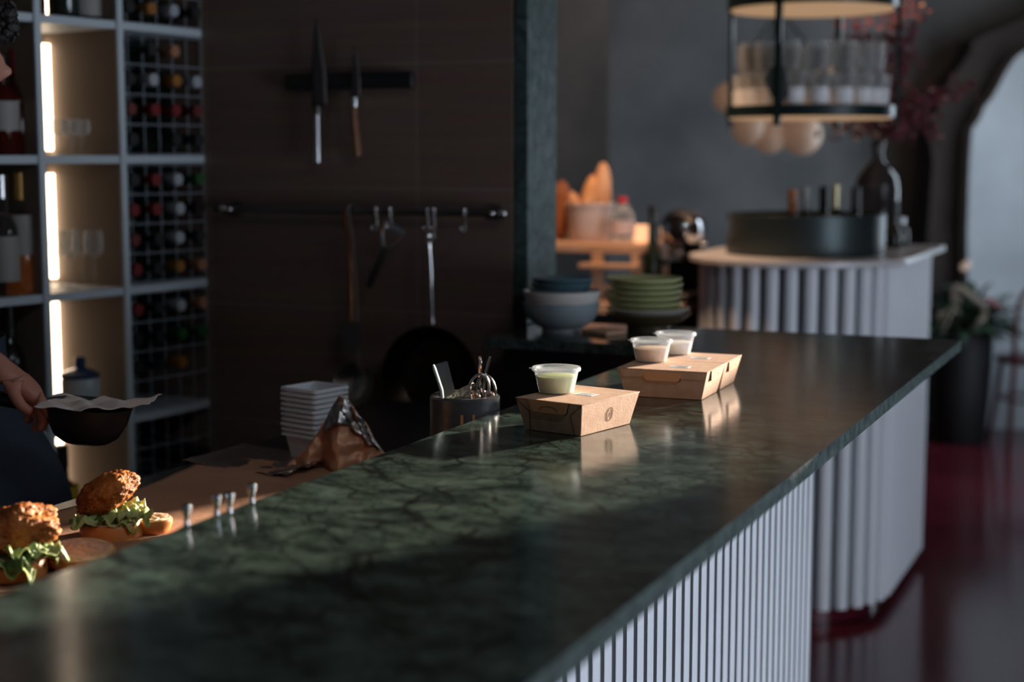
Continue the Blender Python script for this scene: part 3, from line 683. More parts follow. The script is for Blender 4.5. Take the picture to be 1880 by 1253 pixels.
# ================================================================ KITCHEN WALL: KNIVES, RAIL, TOOLS
def onwall(px, py, off=0.0):
    d = ray(px, py); o = Vector((0, 0, EYE)); k = (UW-off-Uv.dot(o))/Uv.dot(d); return o+d*k
def wallthing(name, px, py, off, label, cat, group=None): return empty(name, onwall(px, py, off), RZ, label, cat, group)
t = wallthing('magnetic_strip', 640, 149, .02, 'black magnetic knife strip on the dark tiled wall', 'knife strip')
LW = (onwall(757, 148)-onwall(525, 151)).length/2
MB().box((0, 0, 0), (LW*2, .018, .040)).build('strip', M['handleblack'], t, bevel=.003)
MB().box((0, -.0095, 0), (LW*1.96, .003, .012)).build('magnet_band', M['black'], t)
def kn(px, py, label, L, bw, hl, hm, curve):
    t = wallthing('kitchen_knife', px, py, .034, label, 'knife', 'knives on the magnetic strip')
    # blade upward from z=0, handle below
    def bl(i, j):
        z = i*L; w = bw*(1-max(0, i-.35)/.65*.92 if i > .35 else 1); return Vector(((j-.35)*w+ (.0 if curve == 0 else .002*math.sin(i*3)), 0, z))
    MB().grid(bl, 14, 4).build('blade', M['blade'], t, solid=.0025)
    MB().lathe([(0, -.020), (.0095, -.020), (.0105, -.008), (.009, .002), (0, .002)], seg=16, fn=None).build('bolster', M['steel'] if curve else M['blade'], t)
    MB().tube(smoothpath([(0, 0, -.018), (.000, 0, -.05), (.004*curve, 0, -.09), (.009*curve, 0, -hl)]), [.010]*6+[.0115]*6+[.0125]*6+[.0105] if curve else .0105, seg=12, flat=.8).build('handle', hm, t)
kn(582, 196, 'large chef knife with grey steel handle on the wall strip, left', .215, .040, .135, M['steel'], 0)
kn(650, 180, 'narrow boning knife with curved wooden handle on the wall strip, right', .125, .024, .14, M['handlewood'], 1)
RY = .045
pa, pb = onwall(412, 384, RY), onwall(930, 396, RY)
t = wallthing('hanging_rail', 412, 384, RY, 'dark steel hanging rail across the tiled wall', 'rail')
Lr = (pb-pa).length; zr = pa.z
MB().tube([(-.03, 0, 0), (Lr, 0, 0)], .0085, seg=14).build('bar', M['darksteel'], t)
for x in (-.005, Lr-.01):
    MB().ball((x, 0, 0), .0125).build('end_knob', M['steel'], t)
for x in (.01, Lr-.045):
    b = MB(); b.tube([(x, 0, 0), (x, RY, 0)], .007); b.lathe([(0, 0), (.02, 0), (.02, .006), (0, .006)], c=(x, RY-.001, 0), m=Matrix.Rotation(PI/2, 4, 'X')); b.build('bracket', M['darksteel'], t)
    MB().ball((x+.012, -.010, 0), .0075).build('screw_cap', M['chrome'], t)
def railpt(px, dz=0.0, off=RY):
    q = onwall(px, 390, off); q.z = zr+dz; return q
def shook(px, label, length=.05):
    q = railpt(px); t = empty('s_hook', q, RZ, label, 'hook', 's-hooks on the hanging rail')
    MB().tube(smoothpath([(0, .011, -.004), (0, .010, .008), (0, 0, .0125), (0, -.011, .006), (0, -.010, -.01), (0, -.006, -length*.55), (0, -.010, -length*.85), (0, -.02, -length), (0, -.030, -length*.85), (0, -.030, -length*.72)], 4), .0024, seg=8).build('wire', M['steel'], t)
    MB().ball((0, -.012, .008), .0045).build('ball_end', M['chrome'], t); MB().ball((0, -.031, -length*.70), .004).build('ball_tip', M['chrome'], t)
for px, lb in ((694, 'steel s-hook on the rail, leftmost, holding nothing'), (720, 'steel s-hook holding the black-handled peeler'), (788, 'steel s-hook holding the pan handle, left one'), (800, 'steel s-hook holding the pan handle, right one'), (856, 'empty steel s-hook hanging right of the pan')):
    shook(px, lb)
# ladle (front) and skimmer
def zat(py, px, off): return onwall(px, py, off).z-zr
q = railpt(646, 0, RY+.015); t = empty('ladle', q, RZ, 'long dark steel ladle hanging from the rail down to its round bowl', 'ladle')
zb = zat(672, 655, .06)
MB().tube(smoothpath([(-.002, .02, .006), (-.003, .0, .016), (-.006, -.008, 0), (0, -.004, -.06), (.008, 0, -.2), (.012, 0, zb+.01)]), .0065, seg=8, flat=.5).build('handle', mat('ladle_steel', (.34, .33, .31), .28, metal=.95), t)
MB().lathe([(0, -.030), (.025, -.026), (.044, -.013), (.054, .004), (.056, .006), (.052, .003), (.042, -.010), (.024, -.022), (0, -.026)], m=Matrix.Rotation(math.radians(72), 4, 'X'), c=(.012, -.020, zb-.045), seg=40).build('ladle_bowl', mat('ladle_steel', (.34, .33, .31), .28, metal=.95), t)
q = railpt(633, 0, RY+.018); t = empty('copper_spatula', q, RZ, 'thin copper-toned handle hanging at the left of the ladle', 'utensil')
MB().tube(smoothpath([(0, .012, .002), (0, 0, .008), (.002, -.004, -.02), (.006, 0, -.06), (.010, 0, -.13), (.012, 0, -.28)]), [.0065]*18+[.0055]*6+[.004]*6+[.003] if False else .0055, seg=8, flat=.4).build('handle', mat('copper', (.22, .10, .06), .35, metal=.9), t)
MB().prism([(-.022, -.03), (.022, -.03), (.026, .04), (-.026, .04)], -.001, .001, m=Matrix.Translation((.012, 0, -.31)) @ Matrix.Rotation(PI/2, 4, 'X')).build('spatula_blade', M['darksteel'], t)
# peeler
q = railpt(722, -.045, RY+.03); t = empty('peeler', q, RZ, 'y-shaped peeler with black handle hanging tilted from its hook', 'peeler'); t.rotation_euler = (0, math.radians(27), RZ)
MB().tube([(0, 0, -.045), (0, 0, -.06), (0, 0, -.10), (0, 0, -.15)], [.007, .010, .0115, .010], seg=12, flat=.7).build('handle', M['handleblack'], t)
MB().tube(smoothpath([(-.03, 0, .012), (-.024, 0, -.02), (0, 0, -.046), (.024, 0, -.02), (.03, 0, .012)]), .0032).build('fork', M['steel'], t)
MB().box((0, 0, .010), (.060, .002, .012)).build('blade', M['steel'], t)
# frying pan
q = railpt(793, -.045, RY+.03); t = empty('frying_pan', q, RZ, 'big round dark frying pan hanging by its long steel handle', 'frying pan')
zc = zat(697, 795, .07)+.045
zt_ = zc+.126
MB().tube(smoothpath([(-.004, 0, -.005), (-.004, 0, -.035), (0, 0, -.1), (.0, .0, zt_*.6), (0, .006, zt_+.01)]), [.013, .0145, .013, .010, .0085, .0078, .0072]+[.007]*12+[.007]*5+[.009]*1, seg=10, flat=.45).build('handle', M['steel'], t)
loopring((-.004, 0, -.01), .010, .018, .003).build('hanging_loop', M['steel'], t)
MB().lathe([(0, -.004), (.094, -.004), (.112, .014), (.127, .042), (.129, .044), (.125, .044), (.109, .018), (.092, .001), (0, .001)], m=Matrix.Rotation(math.radians(88), 4, 'X'), c=(0, .022, zc), seg=72).build('pan_body', mat('seasoned_pan', (.05, .032, .022), .28, metal=.9), t)

# ================================================================ SHELVING UNIT WITH LED STRIPS, BOTTLES, GLASSES
SA = Vector((-1.138, 3.45, 0)); SD = (Vector((-.765, 4.0, 0))-SA).normalized(); SB = Vector((-SD.y, SD.x, 0))
srz = math.atan2(SD.y, SD.x)
def SP(s, t_, z=0): return SA+SD*s+SB*t_+Vector((0, 0, z))
t = empty('shelving_unit', SA, srz, 'tall white-edged open shelving unit with glowing light strips', 'shelves')
ZB = [2.451, 2.134, 1.817, 1.5, 1.183, .866, .549, .232]
DEP = .30; SX = [-.36, -.12, .121, .362, .664]
for z in ZB:
    # board with a front edge bowing out gently in the right bay
    pts = [(-.60, 0)]+[(-.6+.05*k, -.0) for k in range(1, 16)]+[(.362+.302*k/8, -.035*math.sin(PI*.5*k/8)*0+.03*((k/8)**2)) for k in range(0, 9)]+[(.672, DEP), (-.6, DEP)]
    b = MB().prism(pts, z-.019, z).build('shelf_board', M['shelfwhite'], t, bevel=.001)
for s_ in SX[:-1]:
    MB().b2(s_-.008, s_+.008, 0.001, DEP, 0, 2.6).build('upright', M['beige'], t)
    MB().b2(s_-.009, s_+.009, -.006, .002, 0, 2.6).build('upright_edge', M['shelfwhite'], t)
MB().b2(.664, .680, .03, DEP, 0, 2.6).build('end_panel', M['beige'], t)
MB().b2(-.6, .68, DEP, DEP+.01, 0, 2.6).build('back_panel', M['beige'], t)
for z0, z1 in zip(ZB[1:], ZB[:-1]):
    MB().b2(.333, .3535, DEP-.062, DEP-.042, z0+.012, z1-.045).build('led_strip', M['led'], t)
wl.location = SP(.72, DEP+.02); wl.rotation_euler = (0, 0, srz)
def bottle_prof(R, H, hn, rn, sh=.05):
    return [(0, 0), (R*.9, 0), (R, .006), (R, H-hn-sh), (R*.93, H-hn-sh*.6), (R*.55, H-hn-sh*.12), (rn*1.1, H-hn), (rn, H-hn*.4), (rn, H-.002), (0, H)]
def standing_bottle(name, label, loc, R, H, hn, rn, gm, capm, labm, liq=None, lz=(.3, .6), caph=.05, group=None, sh=.05):
    t = empty(name, loc, 0, label, 'bottle', group)
    pr = bottle_prof(R, H, hn, rn, sh)
    MB().lathe(pr, seg=32).build('body', gm, t)
    if capm: MB().lathe([(0, H-caph), (rn+.002, H-caph), (rn+.002, H+.002), (rn, H+.004), (0, H+.004)], seg=24).build('cap', capm, t)
    if labm: MB().lathe([(R+.0006, H*lz[0]), (R+.0012, H*lz[0]), (R+.0012, H*lz[1]), (R+.0006, H*lz[1])], seg=32).build('label', labm, t)
    if liq: MB().lathe([(0, .004), (R-.004, .005), (R-.0035, H*.36), (0, H*.36)], seg=32).build('liquid', liq, t)
    return t
G = 'spirit bottles on the left shelves'
def sbot(px, z, tt, *a, **k):
    # s on the shelf where the ray at px meets depth tt
    lo, hi = -.6, .66
    for _ in range(40):
        mid = (lo+hi)/2; q = SP(mid, tt); 
        if 940+FPX*q.x/(q.y*math.cos(PITCH)+(EYE-z)*math.sin(PITCH)) < px: lo = mid
        else: hi = mid
    return SP(lo, tt, z+.0005)
standing_bottle('spirit_bottle', 'amber bottle with dark red cap on the eye-level left shelf', sbot(34, 1.5, .08), .037, .235, .07, .013, M['redliq'], mat('dark_red_cap', (.16, .01, .02), .4), None, M['amber'], group=G, caph=.05)
standing_bottle('spirit_bottle', 'bottle with pale label and red liquid at the far left of the eye-level shelf', sbot(6, 1.5, .07), .038, .22, .06, .013, M['redliq'], M['black'], M['labelpaper'], group=G, lz=(.25, .55))
standing_bottle('spirit_bottle', 'whisky bottle with pale label, gold-banded neck, on the middle left shelf', sbot(42, 1.183, .07), .040, .275, .085, .014, M['glass'], mat('gold_cap', (.35, .20, .06), .35, metal=.7), M['labelpaper'], M['amber'], lz=(.33, .66), group=G, caph=.06)
standing_bottle('spirit_bottle', 'clear bottle with white label at the far left of the middle shelf', sbot(8, 1.183, .06), .036, .27, .08, .013, M['glass'], M['steel'], M['labelpaper'], None, lz=(.12, .5), group=G)
standing_bottle('spirit_bottle', 'plain black bottle on the shelf behind the person\'s hand', sbot(24, .866, .10), .036, .29, .09, .014, M['glassgreen'], M['black'], None, group=G)
standing_bottle('spirit_bottle', 'yellow-labelled dark bottle on the low shelf beside the light strip', sbot(120, .549, .10), .036, .25, .08, .013, M['glassgreen'], M['black'], mat('yellow_label', (.60, .38, .02), .5), group=G, lz=(.08, .62))
standing_bottle('gin_bottle', 'squat white and blue bottle with dark stopper beside the light strip', sbot(150, .866, .08), .046, .145, .035, .011, mat('white_bottle', (.36, .40, .42), .3), M['blueglass'], None, None, caph=.030, sh=.018)
MB2 = kids(bpy.data.objects['gin_bottle'])
MB().lathe([(.0465, .100), (.047, .101), (.047, .108), (.033, .116), (.0125, .124), (.0125, .121), (.030, .113)], seg=32).build('blue_shoulder', M['blueglass'], bpy.data.objects['gin_bottle'])
standing_bottle('spirit_bottle', 'dark bottle on the high shelf over the light strip, left one', sbot(118, 1.817, .08), .036, .26, .08, .013, M['glassgreen'], M['black'], None, group=G)
standing_bottle('spirit_bottle', 'dark bottle on the high shelf over the light strip, right one', sbot(160, 1.817, .08), .036, .27, .08, .013, M['glassgreen'], M['steel'], M['labelpaper'], lz=(.04, .3), group=G)
standing_bottle('spirit_bottle', 'red-liquid bottle on the high left shelf above the person\'s hair', sbot(55, 1.817, .08), .036, .24, .08, .013, M['redliq'], M['black'], None, group=G)
def stem_glass(label, loc, H, R, group):
    t = empty('stemmed_glass', loc, 0, label, 'glass', group)
    MB().lathe([(0, 0), (R*.95, .0005), (R*.9, .002), (.004, .006), (.003, .012), (.003, H*.48), (.006, H*.52)], seg=24).build('stem', M['glasspane'], t)
    MB().lathe([(0, H*.51), (.008, H*.52), (R*.85, H*.62), (R, H*.76), (R*.86, H), (R*.83, H), (R*.96, H*.76), (R*.8, H*.63), (0, H*.54)], seg=28).build('glass_bowl', M['glasspane'], t)
    return t
for px, tt, lb in ((112, .13, 'nearest the light strip'), (133, .06, 'middle one'), (150, .08, 'right one')):
    stem_glass('small stemmed glass on the eye-level shelf, '+lb, sbot(px, 1.5, tt), .085, .024, 'small glasses on the eye-level shelf')
for px, tt, lb in ((112, .13, 'nearest the light strip'), (130, .05, 'second from the light strip'), (153, .13, 'third from the light strip'), (174, .05, 'farthest right'),):
    stem_glass('tall stemmed glass on the middle shelf, '+lb, sbot(px, 1.183, tt), .138, .024, 'tall stemmed glasses on the middle shelf')

# wire racks and wine bottles in the right bay
def rack(z0, z1, label):
    t = empty('wire_rack', SP(.362, 0, z0), srz, label, 'wire rack', 'wire wine racks in the shelving')
    W_ = .292; H_ = z1-z0-.022; nx, nz = 6, 4
    for dep, nm in ((.035, 'front_grid'), (.20, 'rear_grid')):
        mb = MB()
        for i in range(nx+1):
            x = .008+W_*i/nx; mb.tube([(x, dep, .003), (x, dep, H_)], .0014, seg=5)
        for j in range(nz+1):
            z = .003+(H_-.004)*j/nz; mb.tube([(.008, dep, z), (.3, dep, z)], .0020, seg=5)
        mb.build(nm, M['wire'], t)
    mb = MB()
    for i in range(0, 5):
        x = .008+W_*i/4
        for j in range(nz+1):
            z = .003+(H_-.004)*j/nz; mb.tube([(x, .035, z), (x, .26, z)], .0016, seg=5)
    mb.build('depth_wires', M['wire'], t)
    return t
rn = ['uppermost', 'eye-level', 'middle', 'lower', 'low']
cells = [(1.817, 2.134), (1.5, 1.817), (1.183, 1.5), (.866, 1.183), (.549, .866)]
for (z0, z1), nm in zip(cells, ('above the top board', 'in the upper bay', 'in the bay below eye level', 'in the lower bay', 'in the lowest visible bay')):
    rack(z0, z1, 'white wire wine rack '+nm)
CAPS = {'r': ('red', mat('capsule_red', (.14, .008, .010), .4)), 'w': ('white', mat('capsule_white', (.30, .32, .34), .3)), 'k': ('black', mat('capsule_black', (.015, .015, .016), .35)),
        'g': ('green', mat('capsule_green', (.015, .07, .015), .4)), 'o': ('gold', mat('capsule_gold', (.24, .10, .02), .35)), 'd': ('dull red', mat('capsule_dull', (.10, .015, .014), .45)), 'b': ('copper', mat('capsule_copper', (.28, .13, .07), .35))}
protos = {}
mY = Matrix.Rotation(PI/2, 4, 'X')   # +z -> -y : neck towards the front (-y)
def wine(code, loc, label):
    if code in protos: return dup(protos[code], loc=loc, label=label)
    t = empty('wine_bottle', loc, srz, label, 'wine bottle', 'wine bottles lying in the wire racks')
    R, H = .0335, .275
    MB().lathe(bottle_prof(R, H, .075, .0135), m=mY, seg=20).build('body', M['glassgreen'], t)
    MB().lathe([(.0142, H-.045), (.0150, H-.044), (.0160, H-.004), (.0150, H+.001), (0, H+.0015)], m=mY, seg=16).build('capsule', CAPS[code][1], t)
    protos[code] = t; return t
rowsets = [['....', '....', '.kw.', 'kowk'], ['.kb.', 'kwow', 'drrd', 'k.kk'], ['krwg', 'rrwk', 'dkwk', 'rkob'], ['rkwb', 'kkgg', 'kko.', '....'], ['....', '...k', '..k.', 'k.wk']]
cn = ['first', 'second', 'third', 'fourth']; rw = ['top row', 'second row', 'third row', 'bottom row']
bays = ['topmost wire rack', 'upper bay rack', 'rack below eye level', 'lower bay rack', 'lowest visible rack']
for (z0, z1), rs, bn in zip(cells, rowsets, bays):
    H_ = z1-z0-.022
    for r_, row in enumerate(rs):
        for c_, ch in enumerate(row):
            if ch == '.': continue
            x = .008+.292*(c_+.5)/4
            z = z0+.003+(H_-.004)*(3-r_)/4+.036
            loc = SP(.362+x, .285+(.0 if (r_+c_) % 3 else -.004), z)
            wine(ch, loc, 'wine bottle with %s capsule, %s in the %s, %s' % (CAPS[ch][0], cn[c_], rw[r_], bn))

# ================================================================ COFFEE CORNER BEHIND THE JAMB
t = barthing('back_counter', 'warm-lit wooden back counter behind the green jamb', 'counter')
MB().b2(-2.7, -1.56, 4.98, 5.60, .96, 1.0).build('top', M['woodboard'], t, bevel=.003)
MB().b2(-2.68, -1.58, 5.0, 5.58, 0, .96).build('body', M['black'], t)
t = barthing('wooden_riser', 'raised wooden shelf on the back counter holding bread tub and bottle', 'shelf')
MB().b2(-2.4, -1.715, 5.04, 5.42, 1.165, 1.195).build('shelf', M['woodboard'], t, bevel=.003)
MB().b2(-1.93, -1.72, 4.985, 5.04, 1.115, 1.13).build('lower_ledge', M['woodboard'], t, bevel=.002)
for x in (-2.38, -1.755): MB().b2(x, x+.025, 5.04, 5.42, 1.0005, 1.165).build('side', M['woodboard'], t)
MB().b2(-1.90, -1.86, 5.04, 5.05, 1.0005, 1.165).build('post', M['woodboard'], t)
def at_u(px, u, z):
    lo, hi = -4, 2
    for _ in range(50):
        mid = (lo+hi)/2; q = P(mid, u)
        if 940+FPX*q.x/(q.y*math.cos(PITCH)+(EYE-z)*math.sin(PITCH)) < px: lo = mid
        else: hi = mid
    return P(lo, u, z)
ZR = 1.1955
q = at_u(1082, 5.22, ZR); t = empty('bread_tub', q, 0, 'pale round plastic tub full of bread on the wooden riser', 'tub')
MB().lathe([(0, 0), (.066, 0), (.070, .006), (.086, .128), (.090, .128), (.090, .136), (.083, .136), (.067, .008), (0, .006)], seg=40).build('tub_wall', mat('milky_tub', (.72, .62, .58), .4, trans=.15), t)
def loaf(px, py0, py1, w, dep, tilt, label, m, u=5.22, z0=None):
    c = at_u(px, u, ZR); zb_ = ZR+.035 if z0 is None else z0
    top = EYE-(py0-287)/FPX*(c.y+.02)
    o = craggy((w, dep, (top-zb_)/2), px*.01, .28, sub=4).build('bread_loaf', m); o.location = (c.x, c.y, (top+zb_)/2); o.rotation_euler = (0, tilt, .3)
    return tag(o, label, 'bread', 'bread in the coffee corner')
loaf(1104, 302, 400, .034, .034, .05, 'tallest pale bread loaf standing in the round tub', mat('pale_bread', (.75, .44, .26), .7, col2=(.6, .3, .15), scale=9))
loaf(1078, 322, 400, .028, .03, .22, 'brown bread loaf leaning in the tub, second tallest', M['bread'], u=5.19)
loaf(1058, 352, 400, .026, .028, -.3, 'short light bread roll in the tub, low at the left', mat('tan_bread', (.70, .36, .18), .7), u=5.2)
loaf(1030, 332, 450, .04, .04, .0, 'dark orange bread loaf standing beside the green jamb', M['breaddark'], u=5.25, z0=ZR+.002)
q = at_u(1143, 5.16, ZR); t = empty('water_bottle', q, 0, 'clear plastic bottle with red cap and pale label on the riser', 'bottle')
MB().lathe([(0, .003), (.036, 0), (.043, .008), (.043, .03), (.041, .034), (.043, .04), (.043, .085), (.036, .108), (.018, .132), (.013, .136), (.013, .150), (0, .150)], seg=32).build('body', M['clearplastic'], t)
MB().lathe([(0, .138), (.0165, .138), (.0165, .156), (.015, .159), (0, .159)], seg=24).build('cap', M['redcap'], t)
MB().lathe([(.0436, .030), (.0442, .030), (.0442, .078), (.0436, .078)], seg=32).build('label', mat('pink_label', (.62, .50, .50), .5), t)
q = at_u(1176, 5.20, ZR); t = empty('candle_cup', q, 0, 'glowing candle cup at the right end of the wooden riser', 'candle')
MB().lathe([(0, 0), (.020, 0), (.026, .004), (.031, .06), (.029, .06), (.024, .006), (0, .005)], seg=28).build('cup', M['candle'], t)
MB().lathe([(0, .006), (.023, .007), (.025, .03), (0, .03)], seg=20).build('wax', M['bowlwhite'], t)
q = at_u(1196, 5.12, 1.0005); standing_bottle('green_bottle', 'slim dark green bottle standing left of the espresso machine', q, .034, .325, .13, .013, M['glassgreen'], M['black'], None, caph=.04)
# espresso machine
q = at_u(1252, 5.20, 1.0005); t = empty('espresso_machine', q, RZ, 'espresso machine with a big round chrome front on the back counter', 'coffee machine')
mx = Matrix.Rotation(PI/2, 4, 'X')
hz = .245
MB().lathe([(0, .06), (.052, .06), (.069, .035), (.074, 0), (.072, -.06), (.060, -.085), (0, -.09)], m=mx, c=(0, -.02, hz), seg=48).build('chrome_drum', M['chrome'], t)
MB().ball((0, -.055, hz), (.064, .035, .064), 4).build('chrome_dome', M['chrome'], t)
MB().b2(-.07, .07, -.16, .12, 0, .03).build('drip_tray', M['black'], t, bevel=.004)
MB().b2(-.06, .06, 0.02, .13, .03, .19).build('body', M['black'], t, bevel=.01)
MB().lathe([(0, .14), (.028, .14), (.028, .175), (0, .18)], c=(0, -.075, 0), seg=24).build('group_head', M['steel'], t)
MB().tube([(0, -.07, .150), (0, -.15, .148), (0, -.20, .140)], [.008, .009, .012]).build('portafilter_handle', M['handleblack'], t)
MB().tube([(-.082, -.05, .03), (-.082, -.05, .18), (-.079, -.045, .205)], .008).build('steam_pipe', M['chrome'], t)
MB().ball((-.082, -.05, .205), .014).build('steam_knob', M['chrome'], t); MB().ball((.078, -.03, .20), .014).build('side_knob', M['chrome'], t)
MB().b2(-.09, -.06, -.06, -.03, .0005, .03).build('pipe_foot', M['steel'], t)

# ================================================================ SECOND BAR (fluted, round-ended)
C2 = Vector((.956, 5.157, 0)); R2 = .33; L2 = .73
t = empty('round_bar', C2, RZ, 'white slatted round-ended bar with pale top, beyond the green counter', 'counter')
def stad(R, L, n=32):
    pts = [(R*math.cos(a), R*math.sin(a)) for a in [PI+PI*k/n for k in range(n+1)]]
    return pts+[(R, L), (-R, L)]
ZB2 = 1.172
MB().prism(stad(R2+.035, L2+.03, 48), ZB2-.02, ZB2).build('bar_top', M['bar_top'], t, bevel=.003)
MB().prism(stad(R2-.028, L2), .055, ZB2-.02).build('bar_body', M['gap'], t)
MB().prism(stad(R2-.05, L2-.02), 0, .055).build('plinth', M['floor'], t)
Rs = R2-.028
pth = [(-Rs, L2-.05), (-Rs, 0)]+[(Rs*math.cos(PI+PI*k/48), Rs*math.sin(PI+PI*k/48)) for k in range(1, 49)]+[(Rs, L2-.02)]
slats(pth[::1], .0600, .040, .028, .05, ZB2-.0205).build('slat_cladding', M['slat'], t)
# the metal tub with bottles
tcn = Vector((.985, 5.22, 0)); R3 = .262; ZT2 = ZB2+.0006
t = empty('ice_tub', (tcn.x, tcn.y, ZT2), 0, 'wide round dark metal tub standing on the slatted bar', 'tub')
MB().lathe([(0, 0), (R3, 0), (R3+.001, .004), (R3+.001, .132), (R3-.003, .135), (R3-.006, .132), (R3-.007, .006), (0, .006)], seg=96).build('tub_wall', mat('dark_zinc', (.045, .06, .062), .38, metal=.6), t)
def topz(py, Y): return EYE-(py-287)/FPX*(Y+.02)
bl = [(1451, 350, 'orange', mat('orange_foil', (.45, .16, .05), .4), 5.28, 'chilled bottle with orange foil neck, leftmost in the round tub'), (1475, 346, 'w', CAPS['w'][1], 5.25, 'chilled bottle with white foil top, second from left in the round tub'),
      (1508, 345, 'k', M['black'], 5.30, 'chilled bottle with black neck in the middle of the round tub'), (1530, 342, 'gold', mat('champagne_foil', (.62, .56, .36), .3, metal=.7), 5.22, 'champagne bottle with bright gold foil neck in the round tub'),
      (1566, 346, 'k2', CAPS['k'][1], 5.25, 'chilled bottle with dark neck, rightmost in the round tub')]
for px, py, c_, cm, Y, lb in bl:
    X = (px-940)/FPX*(Y+.02); zt = topz(py, Y); z0 = ZT2+.0065
    H = zt-z0
    standing_bottle('chilled_bottle', lb, (X, Y, z0), .036, H, .09, .014, M['glassgreen'], cm, None, caph=.075, group='bottles in the round tub')
# vase and dried flowers
VY = 5.72; VX = (1605-940)/FPX*VY*1.003; t = empty('glass_vase', (VX, VY, ZT2), 0, 'dark smoked glass vase with narrow neck behind the round tub', 'vase')
H = topz(262, VY)-ZT2
MB().lathe([(0, 0), (.06, 0), (.075, .01), (.08, .06), (.08, H*.55), (.072, H*.66), (.045, H*.76), (.022, H*.82), (.018, H*.90), (.026, H), (.023, H), (.015, H*.90), (.019, H*.83), (.042, H*.75), (.069, H*.65), (.076, H*.55), (.076, .06), (.07, .012), (0, .008)], seg=48).build('vase_body', mat('smoked_glass', (.10, .09, .09), .06, trans=.55, ior=1.45), t)
bq = empty('dried_flowers', (VX, VY, ZT2+.05), 0, 'spreading bunch of dried purple-red flowers and twigs in the dark vase', 'flowers')
random.seed(11); tw = MB(); pe = MB(); pp = MB()
tips = [(1520, 245), (1545, 235), (1575, 250), (1620, 245), (1655, 60), (1680, 100), (1690, 175), (1705, 215), (1745, 170), (1780, 160), (1640, 0), (1665, -60), (1600, 60), (1570, 30), (1660, 250), (1722, 250), (1640, 130), (1590, 150), (1535, 60), (1690, 20)]
for k, (px, py) in enumerate(tips):
    Y = VY+random.uniform(-.12, .14); e = ray(px, py); e = Vector((0, 0, EYE))+e*(Y/e.y)-Vector(bq.location)
    b0 = Vector((random.uniform(-.01, .01), random.uniform(-.01, .01), H-.06)); mid = b0.lerp(e, .5)+Vector((0, 0, .05)); pts = smoothpath([(b0.x, b0.y, .0), b0, mid, e], 6)
    tw.tube(pts, [.0018]*len(pts), seg=5)
    L = len(pts)
    for i in range(9, L):
        for _ in range(7 if (k not in (0, 1, 2, 3)) else 4):
            c = pts[i]+Vector((random.gauss(0, .022), random.gauss(0, .022), random.gauss(0, .02)))
            tgt = pp if (k < 3 and random.random() < .5) or random.random() < .04 else pe
            rt = Matrix.Rotation(random.uniform(0, 6), 3, 'X') @ Matrix.Rotation(random.uniform(0, 6), 3, 'Z')
            s_ = random.uniform(.008, .016); tgt.ball(c, (s_, s_*.7, s_*.35), 1, m=rt)
tw.build('twigs', M['twig'], bq); o = pe.build('blossoms', M['petal'], bq); o['kind'] = 'stuff'; o = pp.build('pale_blooms', M['petal_pale'], bq); o['kind'] = 'stuff'
X = (1640-940)/FPX*5.55; standing_bottle('slim_bottle', 'slim dark bottle standing on the bar right of the round tub', (X, 5.55, ZT2), .030, topz(372, 5.55)-ZT2, .08, .012, M['glassgreen'], M['black'], None)
X = (1660-940)/FPX*5.62; standing_bottle('small_bottle', 'small dark bottle on the bar behind the slim bottle', (X, 5.66, ZT2), .025, .10, .03, .011, M['glassgreen'], M['steel'], None, caph=.02, sh=.02)

# ================================================================ HANGING GLASS RACK
RC = Vector((.972, 5.12, 0)); RR = .272; Z1, Z2 = 1.618, 1.965
t = empty('hanging_glass_rack', (RC.x, RC.y, Z1), 0, 'round two-tier hanging glass rack with black frame over the slatted bar', 'hanging rack')
for z, nm in ((0, 'lower_disc'), (Z2-Z1, 'upper_disc')):
    MB().lathe([(0, 0), (RR-.012, 0), (RR-.012, .012), (0, .012)], c=(0, 0, z), seg=80).build(nm, M['wood_glow'], t)
    MB().lathe([(RR-.012, .004), (RR, .004), (RR, .040), (RR-.006, .040), (RR-.006, .012), (RR-.012, .012)], c=(0, 0, z), seg=80).build('rim', M['darkgreenmetal'], t)
for a in (-122, -12, 60, 150):
    a = math.radians(a); x, y = (RR+.004)*math.cos(a), (RR+.004)*math.sin(a)
    b = MB(); b.box((x, y, (Z2-Z1)/2+.25), (.022, .012, (Z2-Z1)+.55), Matrix.Rotation(a+PI/2, 3, 'Z')); b.build('frame_bar', M['darkgreenmetal'], t)
MB().lathe([(RR+.010, Z2-Z1+.50), (RR+.010, Z2-Z1+.53), (RR-.002, Z2-Z1+.53), (RR-.002, Z2-Z1+.50)], seg=80).build('top_ring', M['darkgreenmetal'], t)
for k in range(3):
    a = 2*PI*k/3+.4; MB().tube([(.26*math.cos(a), .26*math.sin(a), Z2-Z1+.52), (.02*math.cos(a), .02*math.sin(a), 3.1-Z1)], .004).build('hanging_rod', M['darkgreenmetal'], t)
bk = MB(); a = math.radians(-122); bk.prism([(0, 0), (.028, .05), (.02, .12), (0, .16), (-.03, .13), (-.05, .10)], -.004, .004, m=Matrix.Translation(((RR-.01)*math.cos(a), (RR-.01)*math.sin(a), .02)) @ Matrix.Rotation(PI/2, 4, 'X')); bk.build('bracket_plate', M['black'], t)
